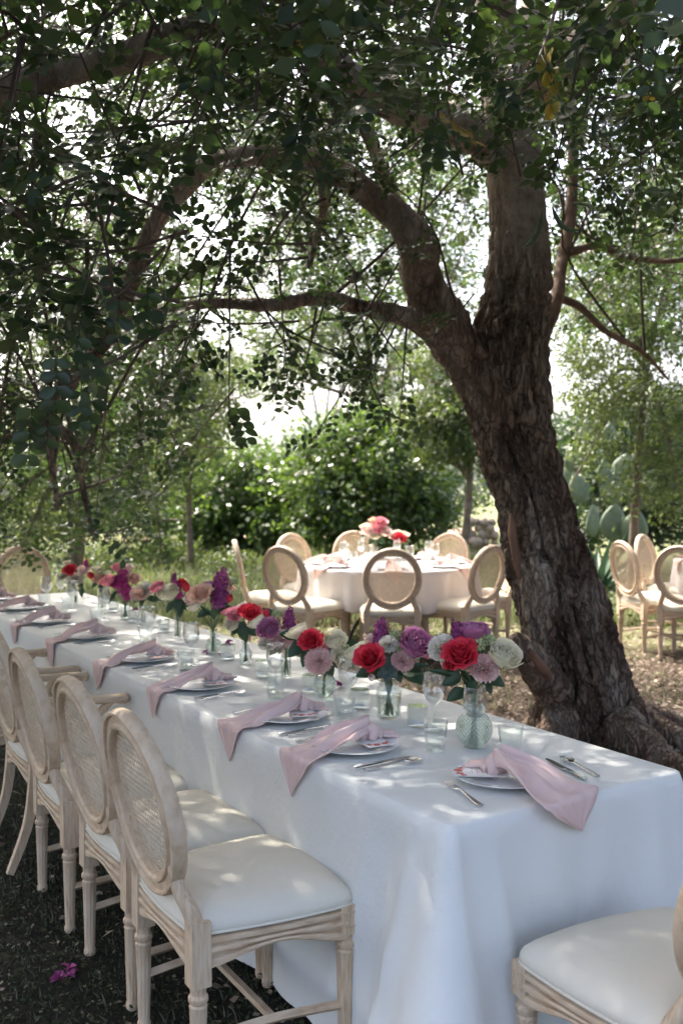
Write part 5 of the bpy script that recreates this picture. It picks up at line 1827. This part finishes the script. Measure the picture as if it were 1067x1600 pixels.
FL = {
    'rose_red': ('rose', rose_mesh(M['rose_red'])), 'rose_peach': ('rose', rose_mesh(M['rose_peach'])),
    'rose_pink': ('rose', rose_mesh(M['rose_pink'])), 'rose_blush': ('rose', rose_mesh(M['rose_blush'])),
    'white': ('ranunculus', peony_mesh(M['white'])), 'white_rose': ('rose', rose_mesh(M['white'], 28)),
    'peony': ('peony', peony_mesh(M['lilac'], None, 30)), 'peony_dark': ('peony', peony_mesh(M['magenta'], None, 30)), 'peony_pink': ('peony', peony_mesh(M['rose_pink'], None, 30)),
    'carn': ('carnation', carnation_mesh(M['carn'])), 'carn_white': ('carnation', carnation_mesh(M['carn_white'])),
    'stock': ('stock_spike', stock_mesh(M['purple'])), 'stock_mag': ('stock_spike', stock_mesh(M['magenta'])), 'stock_lilac': ('stock_spike', stock_mesh(M['lilac'])),
    'green': ('green_florets', filler_mesh(M['green_fl'])),
    'bud_red': ('bud', bud_mesh(M['rose_red'])), 'bud_blush': ('bud', bud_mesh(M['rose_blush'])), 'bud_pink': ('bud', bud_mesh(M['rose_pink'])),
}
LEAF = leafshape_mesh('leaf', M['fleaf'], .32)
EUCA = leafshape_mesh('eucalyptus_leaf', M['euca'], .48, .1, .1)
NARROW = leafshape_mesh('narrow_leaf', M['fleaf'], .12)

# vases: (profile, pattern)
def vase_mesh(kind):
    b = MB()
    if kind == 'ball':      # cut-glass ball with slim neck, diamond relief
        prof = [(.0, .0), (.024, .0)]
        for i in range(1, 70):
            th = math.pi * (.13 + .74 * i / 70)
            prof.append((.058 * math.sin(th), .054 - .0535 * math.cos(th) / math.cos(math.pi * .13)))
        prof += [(.020, .107), (.0155, .116), (.0145, .135), (.017, .155), (.0215, .165), (.0195, .165), (.013, .135), (.012, .118)]
        def mod(a, z):
            if .008 < z < .100:
                s1 = abs(math.sin(13 * a + z * 215)); s2 = abs(math.sin(13 * a - z * 215))
                return 1 - .075 * max(0, 1 - 1.6 * min(s1, s2))
            return 1
        b.lathe(prof, 260, mod=mod); return b.mesh('glass_body', M['glass_green'], True, 70), .165, .013, .050, .055
    if kind == 'herring':
        prof = [(.0, .0), (.022, .0)]
        for i in range(1, 26):
            th = math.pi * (.13 + .72 * i / 26)
            prof.append((.047 * math.sin(th), .044 - .0435 * math.cos(th) / math.cos(math.pi * .13)))
        prof += [(.018, .086), (.0155, .094), (.0150, .112), (.019, .124), (.017, .124), (.013, .112), (.0125, .095)]
        def mod(a, z):
            if .008 < z < .080:
                k = abs(((a * 12 / (2 * math.pi)) % 1) - .5)
                return 1 - .075 * (.5 + .5 * math.sin(z * 420 + k * 12)) ** 2
            return 1
        b.lathe(prof, 144, mod=mod); return b.mesh('glass_body', M['glass_green'], True, 70), .124, .012, .04, .045
    if kind == 'jar':
        prof = [(0, .0), (.036, .0), (.042, .004), (.0435, .014), (.0435, .092), (.040, .104), (.034, .110), (.034, .113), (.0355, .115), (.034, .118), (.0355, .121), (.034, .126), (.0355, .129), (.034, .131), (.031, .130), (.031, .110), (.040, .092), (.040, .012), (0, .006)]
        def mod(a, z):
            if .015 < z < .09: return 1 - .018 * abs(math.sin(6 * a + 30 * z)) - .012 * abs(math.sin(6 * a - 30 * z))
            return 1
        b.lathe(prof, 96, mod=mod); return b.mesh('glass_body', M['glass_cut'], True, 60), .131, .028, .038, .072
    if kind == 'bottle':
        prof = [(0, 0), (.026, 0), (.0295, .004), (.030, .012), (.030, .048), (.0275, .058), (.019, .068), (.0155, .078), (.015, .094), (.018, .098), (.0185, .102), (.016, .102), (.013, .094), (.0135, .078), (.026, .055), (.0275, .012), (0, .006)]
        b.lathe(prof, 56, mod=lambda a, z: 1 - (.03 * abs(math.sin(4 * a)) if .01 < z < .05 else 0)); return b.mesh('glass_body', M['glass_cut'], True, 60), .102, .012, .026, .046
    if kind == 'tall':
        prof = [(0, 0), (.020, 0), (.024, .004), (.025, .012), (.021, .10), (.018, .135), (.0215, .142), (.019, .142), (.0155, .13), (.019, .09), (.021, .014), (0, .008)]
        b.lathe(prof, 56, mod=lambda a, z: 1 - (.05 * abs(math.sin(5 * a + z * 40)) if .01 < z < .12 else 0)); return b.mesh('glass_body', M['glass_cut'], True, 60), .142, .014, .02, .07
VASE = {k: vase_mesh(k) for k in ('ball', 'herring', 'jar', 'bottle', 'tall')}
WAT = {}
for k, (me, h, nk, wr, wh) in VASE.items():
    b = MB()
    if k in ('ball', 'herring'):
        pr = [(0, .005)] + [(wr * math.sin(math.pi * t / 1.9) if False else wr * math.sqrt(max(.05, 1 - ((wh * t - wr) / wr * .9) ** 2)) * .92, .005 + wh * t) for t in (0.02, .2, .4, .6, .8, 1)] + [(0, .005 + wh)]
    else:
        pr = [(0, .007), (wr * .98, .007), (wr, .012), (wr * (.88 if k == 'tall' else 1), wh), (0, wh)]
    b.lathe(pr, 40); WAT[k] = b.mesh('water', M['water'], True, 50)

def bouquet(kind, px, py, z, flowers, leaves, label, vlabel, seed=0, vs=1.0, vgroup='glass vases', bgroup='bouquets'):
    """flowers: (type, px, py, radius_px, dy) with dy metres towards the camera; leaves: (kind, px, py, length_px, angle_deg, dy)"""
    base = at(px, py, z); base.z = z + .002
    Y = base.y; s = F / Y
    me, h, nk, wr, wh = VASE[kind]
    v = thing('vase', vlabel, 'vase', base, random.uniform(0, 6), vgroup)
    o = link('glass_body', me, v); o.scale = (vs, vs, vs)
    o = link('water', WAT[kind], v); o.scale = (vs, vs, vs)
    bq = thing('bouquet', label, 'flowers', base, 0, bgroup)
    neck = Vector((0, 0, h * vs))
    rr = random.Random(seed)
    for n, (ty, fx, fy, rp, dy) in enumerate(flowers):
        c = atY(fx, fy, Y - dy) - base
        nm, fm = FL[ty]
        rad = rp * 1.12 / s
        axis = (c - neck * .7)
        axis.normalize()
        if ty.startswith('stock'):
            ax = (axis * .5 + Vector((rr.uniform(-.2, .2), rr.uniform(-.2, .2), 1))).normalized()
            sc_ = rad
        else:
            ax = (axis + Vector((0, -.75 if dy >= 0 else -.2, .25))).normalized()
            sc_ = rad / .85
        o = link(nm, fm, bq)
        q = ax.to_track_quat('Z', 'Y') @ Euler((0, 0, rr.uniform(0, 6.28))).to_quaternion()
        o.rotation_euler = q.to_euler()
        o.scale = (sc_, sc_, sc_)
        centre = .42 if not ty.startswith('stock') else 0
        o.location = c - ax * (centre * sc_)
        # stem
        st = o.location
        b = MB()
        sx, sy = rr.uniform(-.45, .45) * nk * vs, rr.uniform(-.45, .45) * nk * vs
        low = Vector((-sx * 1.6, -sy * 1.6, .012))
        b.tube(limb_path([low, Vector((sx, sy, h * vs * .98)), (Vector((sx, sy, h * vs)) + st) / 2 + Vector((0, 0, .006)), st + ax * .002], 14), .0022, 6)
        b.build('stem', M['stem'], bq)
    for (kd, lx_, ly_, ln, an, dy) in leaves:
        c = atY(lx_, ly_, Y - dy) - base
        o = link({'L': 'leaf', 'E': 'eucalyptus_leaf', 'N': 'narrow_leaf'}[kd], {'L': LEAF, 'E': EUCA, 'N': NARROW}[kd], bq)
        a = R(an)
        ax = Vector((math.cos(a), -.35 + rr.uniform(-.25, .25), math.sin(a))).normalized()
        nn = Vector((rr.uniform(-.35, .35), -.8, .6))
        sdv = ax.cross(nn).normalized(); nn = sdv.cross(ax)
        m3 = Matrix((sdv, ax, nn)).transposed()
        l_ = ln / s
        o.rotation_euler = m3.to_euler(); o.scale = (l_, l_, l_)
        o.location = c - ax * (l_ * .5)
    return bq

Lv = 'L'; E_ = 'E'; N_ = 'N'
bouquet('ball', 740, 1166, TZ,
        [('carn_white', 690, 1008, 20, .0), ('stock', 716, 990, 24, -.02), ('peony', 737, 990, 23, -.03), ('rose_red', 719, 1027, 25, .05), ('carn', 757, 1040, 20, .04), ('white', 786, 1028, 25, .02),
         ('green', 748, 1006, 9, .03), ('green', 765, 998, 9, .0), ('stock_lilac', 762, 990, 12, -.03), ('bud_blush', 746, 1062, 9, .03), ('carn_white', 700, 1028, 12, -.02), ('rose_red', 706, 1040, 12, .01)],
        [(Lv, 705, 1062, 34, 200, .02), (Lv, 772, 1062, 36, -20, .0), (Lv, 712, 1085, 34, 205, -.03), (Lv, 730, 1060, 30, 120, .0), (N_, 690, 1050, 40, 160, .02), (Lv, 760, 1070, 30, -50, -.02), (Lv, 735, 1075, 26, 250, .03), (Lv, 700, 1048, 28, 190, -.03)],
        'bouquet of red rose, lilac peony and white ranunculus in the ball vase', 'round cut glass ball vase with slim neck at the table end', 1)
bouquet('jar', 607, 1122, TZ,
        [('white', 562, 1022, 20, -.02), ('rose_red', 579, 1030, 21, .06), ('stock', 594, 985, 22, -.01), ('stock', 604, 1000, 14, -.02), ('carn_white', 607, 1004, 13, .03), ('green', 617, 991, 8, .01), ('green', 620, 1010, 8, .03), ('peony', 647, 1010, 25, .03), ('carn', 630, 1030, 15, .05),
         ('rose_blush', 580, 1000, 10, -.02), ('bud_blush', 582, 1060, 9, .05), ('rose_pink', 665, 1022, 9, .03)],
        [(E_, 600, 1032, 20, 60, .06), (E_, 603, 1046, 20, 250, .06), (E_, 612, 1042, 18, 10, .06), (E_, 597, 1052, 18, 200, .06), (E_, 614, 1052, 17, 320, .06), (E_, 604, 1058, 18, 280, .06), (Lv, 648, 1056, 44, -20, -.03), (Lv, 640, 1048, 38, 10, .0), (Lv, 572, 1050, 34, 190, .03), (N_, 645, 1040, 50, 15, .04), (Lv, 590, 1050, 30, 220, .0), (Lv, 620, 1052, 30, -60, .0)],
        'bouquet of dark lilac peony, red rose and eucalyptus in the mason jar', 'clear mason jar used as a vase', 2)
bouquet('herring', 507, 1089, TZ,
        [('rose_red', 486, 1003, 17, .04), ('white', 522, 1004, 18, .01), ('carn', 497, 1030, 18, .06), ('white', 466, 990, 17, -.03), ('white_rose', 531, 1030, 16, .03), ('green', 540, 1012, 8, .02), ('rose_pink', 505, 1012, 8, .02)],
        [(Lv, 463, 1014, 34, 215, .02), (Lv, 478, 1028, 30, 240, .0), (Lv, 550, 1010, 34, 20, -.03), (Lv, 556, 1020, 32, -5, -.03), (Lv, 545, 1028, 30, -30, -.02), (Lv, 515, 1045, 26, -60, .02), (Lv, 452, 992, 30, 160, -.03), (Lv, 535, 1008, 26, 50, -.04)],
        'bouquet of red rose, blush carnation and white blooms in the squat herringbone vase', 'squat round herringbone vase near the mason jar', 3)
bouquet('tall', 447, 1060, TZ,
        [('peony', 422, 986, 17, .04), ('bud_red', 418, 962, 9, -.02), ('white', 403, 975, 13, -.02), ('stock', 452, 968, 20, -.01), ('carn', 442, 996, 13, .04), ('carn_white', 412, 1003, 10, .02), ('rose_blush', 428, 1006, 10, .03), ('white', 470, 985, 10, -.03), ('green', 432, 958, 8, -.02)],
        [(Lv, 462, 990, 26, -10, .0), (Lv, 440, 1010, 24, 250, .02), (Lv, 420, 958, 24, 130, -.03), (Lv, 460, 1003, 24, -40, .0), (Lv, 428, 1015, 22, 230, .0)],
        'bouquet of pale lilac peony and purple stock in the slim tall vase', 'slim tall ridged glass vase', 4)
bouquet('bottle', 384, 1038, TZ,
        [('rose_red', 391, 960, 15, .03), ('rose_pink', 370, 962, 13, .01), ('peony_pink', 358, 958, 10, -.01), ('white', 364, 978, 11, .02), ('rose_blush', 381, 950, 9, -.02), ('white', 404, 972, 9, -.02)],
        [(Lv, 378, 983, 26, 260, .03), (Lv, 392, 985, 24, -40, .02), (Lv, 368, 985, 20, 210, .02), (Lv, 382, 992, 24, 280, .04), (Lv, 400, 980, 20, 0, .0)],
        'small bouquet of one red rose and pink roses in the clear bottle', 'small clear bottle vase with visible stems', 5)
bouquet('herring', 333, 1021, TZ,
        [('rose_peach', 315, 931, 17, .04), ('stock', 345, 912, 27, .0), ('stock', 342, 930, 18, .02), ('rose_blush', 302, 938, 13, .0), ('rose_peach', 356, 922, 11, -.02), ('bud_red', 358, 938, 9, .02), ('peony', 328, 916, 10, -.02), ('green', 366, 906, 6, -.02), ('white', 305, 950, 10, -.01)],
        [(Lv, 318, 958, 22, 200, .02), (N_, 345, 950, 30, 60, .02), (Lv, 352, 950, 22, 20, .0), (Lv, 335, 958, 20, 270, .02), (N_, 325, 955, 28, 130, .02)],
        'bouquet of peach rose and tall purple stock in the smaller herringbone vase', 'herringbone bud vase behind the wine glasses', 6, .85)
bouquet('tall', 278, 998, TZ,
        [('white', 264, 929, 15, .03), ('peony_pink', 247, 920, 11, .0), ('stock_mag', 276, 918, 15, .0), ('bud_red', 291, 921, 10, .02), ('rose_red', 284, 912, 8, -.02), ('stock', 272, 902, 9, -.02), ('rose_blush', 296, 936, 10, -.02)],
        [(Lv, 278, 944, 24, 270, .03), (Lv, 266, 948, 22, 220, .02), (Lv, 288, 946, 22, -30, .02), (Lv, 246, 935, 18, 200, .0), (Lv, 282, 955, 20, 260, .02)],
        'bouquet of white peony and red tulips in the fluted vase', 'fluted clear vase behind the middle wine glasses', 7, .8)
bouquet('jar', 196, 968, TZ,
        [('stock_mag', 192, 905, 20, .02), ('stock_mag', 197, 922, 14, .03), ('peony_dark', 186, 912, 12, .03), ('peony_pink', 171, 910, 11, .01), ('rose_pink', 183, 888, 8, -.02), ('rose_peach', 210, 906, 10, .0), ('rose_blush', 200, 890, 9, -.02)],
        [(Lv, 205, 925, 20, -30, .02), (N_, 178, 928, 22, 210, .02), (Lv, 200, 932, 18, 260, .02), (N_, 175, 935, 20, 230, .0), (Lv, 212, 928, 16, -10, .0)],
        'deep magenta bouquet of stock and peony far along the long table', 'jar vase of the magenta bouquet', 8, .72)
bouquet('bottle', 221, 975, TZ,
        [('carn', 216, 925, 11, .02), ('carn_white', 228, 918, 11, .01), ('rose_peach', 222, 930, 10, .03), ('white', 233, 925, 9, .0), ('rose_pink', 245, 922, 7, -.02)],
        [(Lv, 238, 936, 16, -20, .0), (Lv, 222, 940, 14, 270, .02), (Lv, 212, 936, 14, 220, .0)],
        'pale peach carnation posy beside the magenta bouquet', 'small bottle vase of the peach posy', 9)
bouquet('bottle', 160, 952, TZ,
        [('rose_peach', 155, 906, 10, .02), ('bud_red', 144, 902, 8, .02), ('white', 152, 890, 8, -.01), ('green', 163, 893, 6, .0), ('white', 166, 896, 7, -.01)],
        [(Lv, 158, 918, 14, 270, .02), (Lv, 148, 914, 12, 220, .0)],
        'peach rose posy with one red bud far along the long table', 'small bottle vase of the peach rose posy', 10)
bouquet('tall', 119, 944, TZ,
        [('rose_red', 110, 893, 10, .02), ('rose_blush', 131, 893, 9, .0), ('stock_mag', 135, 880, 8, -.01), ('white', 105, 880, 6, -.02), ('carn_white', 122, 902, 9, .02), ('carn_white', 98, 898, 8, .0)],
        [(Lv, 126, 912, 16, -60, .02), (Lv, 128, 925, 16, 260, .0), (Lv, 104, 898, 14, 200, .0)],
        'red and blush posy at the far head of the long table', 'slim vase at the far head of the long table', 11, .7)

# loose purple blossoms between the vases and on the turf
pl = leafshape_mesh('petal', M['purple'], .38, .3, .3)
def blossom(P, s, label, group, seed):
    t = thing('fallen_blossom', label, 'blossom', P, 0, group)
    rr = random.Random(seed)
    for k in range(7):
        o = link('petal', pl, t, (rr.uniform(-.3, .3) * s, rr.uniform(-.3, .3) * s, .002 + rr.uniform(0, .25) * s), (rr.uniform(-.1, .9), rr.uniform(-.4, .4), k * .9 + rr.uniform(-.3, .3)))
        q = s * rr.uniform(.7, 1.1); o.scale = (q, q, q)
for i, (px, py, z, s, lab) in enumerate([(530, 1075, TZ, .034, 'loose purple blossom between the herringbone vase and wine glass'), (357, 1008, TZ + .07, .03, 'purple blossom lying in a tealight holder'), (322, 1022, TZ, .024, 'purple blossom at the foot of the smaller herringbone vase'), (212, 955, TZ + .065, .026, 'purple blossom on a far tealight holder'), (110, 1520, .012, .035, 'purple blossom dropped on the dark turf'), (94, 1532, .012, .03, 'purple petals fallen on the dark turf'), (345, 1025, TZ, .022, 'purple blossom beside the tealight with a flower in it')]):
    p = at(px, py, z); p.z = z + .002
    blossom(p, s, lab, 'fallen blossoms', i)

# ------------------------------------------------------------------ round table settings
for i, a in enumerate([-90, -139, 184, 136, 100, 53, -40, 5]):
    a = R(a + 0)
    d = Vector((math.cos(a), math.sin(a), 0))
    c = Vector((RC[0], RC[1], RZ + .001)) + d * .60
    side = ['long table side', 'long table corner', 'meadow side', 'meadow corner', 'citrus side', 'stone heap side', 'trunk corner', 'trunk side'][i]
    tag(link('dinner_plate', PLATE, None, c), 'white plate at the %s place of the round table' % side, 'plate', 'plates on the round table')
    napkin(Vector((RC[0], RC[1], RZ)) + d * .56, d, .245, .10, .03 * (-1) ** i, i * 2.2, 'pink napkin hanging at the %s place of the round table' % side, 'napkins on the round table', .08)
    t_ = Vector((-d.y, d.x, 0))
    for (mesh, nm, off, r_) in ((WINE, 'wine_glass', .17, .40), (TUMB, 'tumbler', .06, .37)):
        p = Vector((RC[0], RC[1], RZ + .001)) + d * r_ + t_ * off
        tag(link(nm, mesh, None, p), 'clear %s at the %s place of the round table' % (nm.replace('_', ' '), side), nm.replace('_', ' '), nm + 's on the round table')
bouquet('jar', 586, 872, RZ, [('rose_blush', 577, 830, 11, .02), ('rose_pink', 595, 818, 10, .0), ('rose_pink', 590, 828, 9, .04), ('white', 570, 823, 7, -.02), ('rose_blush', 602, 832, 9, .02), ('white', 586, 838, 8, .05), ('rose_peach', 583, 815, 7, -.03)],
        [(Lv, 580, 845, 14, 230, .03), (Lv, 595, 845, 14, -40, .03), (Lv, 568, 838, 12, 190, 0)], 'pink and blush rose bouquet at the middle of the round table', 'jar vase at the middle of the round table', 20, .8)
bouquet('bottle', 622, 872, RZ, [('rose_red', 623, 842, 10, .03), ('white', 614, 838, 7, .0), ('white', 632, 836, 7, -.01), ('carn_white', 620, 832, 7, -.02)],
        [(Lv, 618, 853, 12, 240, .02), (Lv, 628, 853, 12, -50, .02)], 'low posy with one red rose beside the pink round table bouquet', 'bottle vase of the red rose posy on the round table', 21)
for i, a in enumerate([180, 225, 140]):
    a = R(a); d = Vector((math.cos(a), math.sin(a), 0)); lab = ['trunk side', 'long table side', 'prickly pear side'][i]
    c = Vector((RC2[0], RC2[1], RZ2 + .001)) + d * .60
    tag(link('dinner_plate', PLATE, None, c), 'white plate at the %s place of the second round table' % lab, 'plate', 'plates on the second round table')
    napkin(Vector((RC2[0], RC2[1], RZ2)) + d * .56, d, .245, .10, .02, i * 1.9, 'pink napkin at the %s place of the second round table' % lab, 'napkins on the second round table', .08)

# ------------------------------------------------------------------ air
hz = MB(); hz.box((0, 1300, 148), (9000, 4600, 302))
hm = bpy.data.materials.new('haze'); hm.use_nodes = True
hn = hm.node_tree.nodes; hn.remove(hn['Principled BSDF'])
pv = hn.new('ShaderNodeVolumePrincipled')
pv.inputs['Color'].default_value = (.86, .91, .97, 1)
pv.inputs['Density'].default_value = .00006
pv.inputs['Anisotropy'].default_value = .2
hm.node_tree.links.new(pv.outputs[0], hn['Material Output'].inputs['Volume'])
tag(hz.build('haze', hm, None, smooth=False), 'thin summer haze over the valley', kind='stuff')
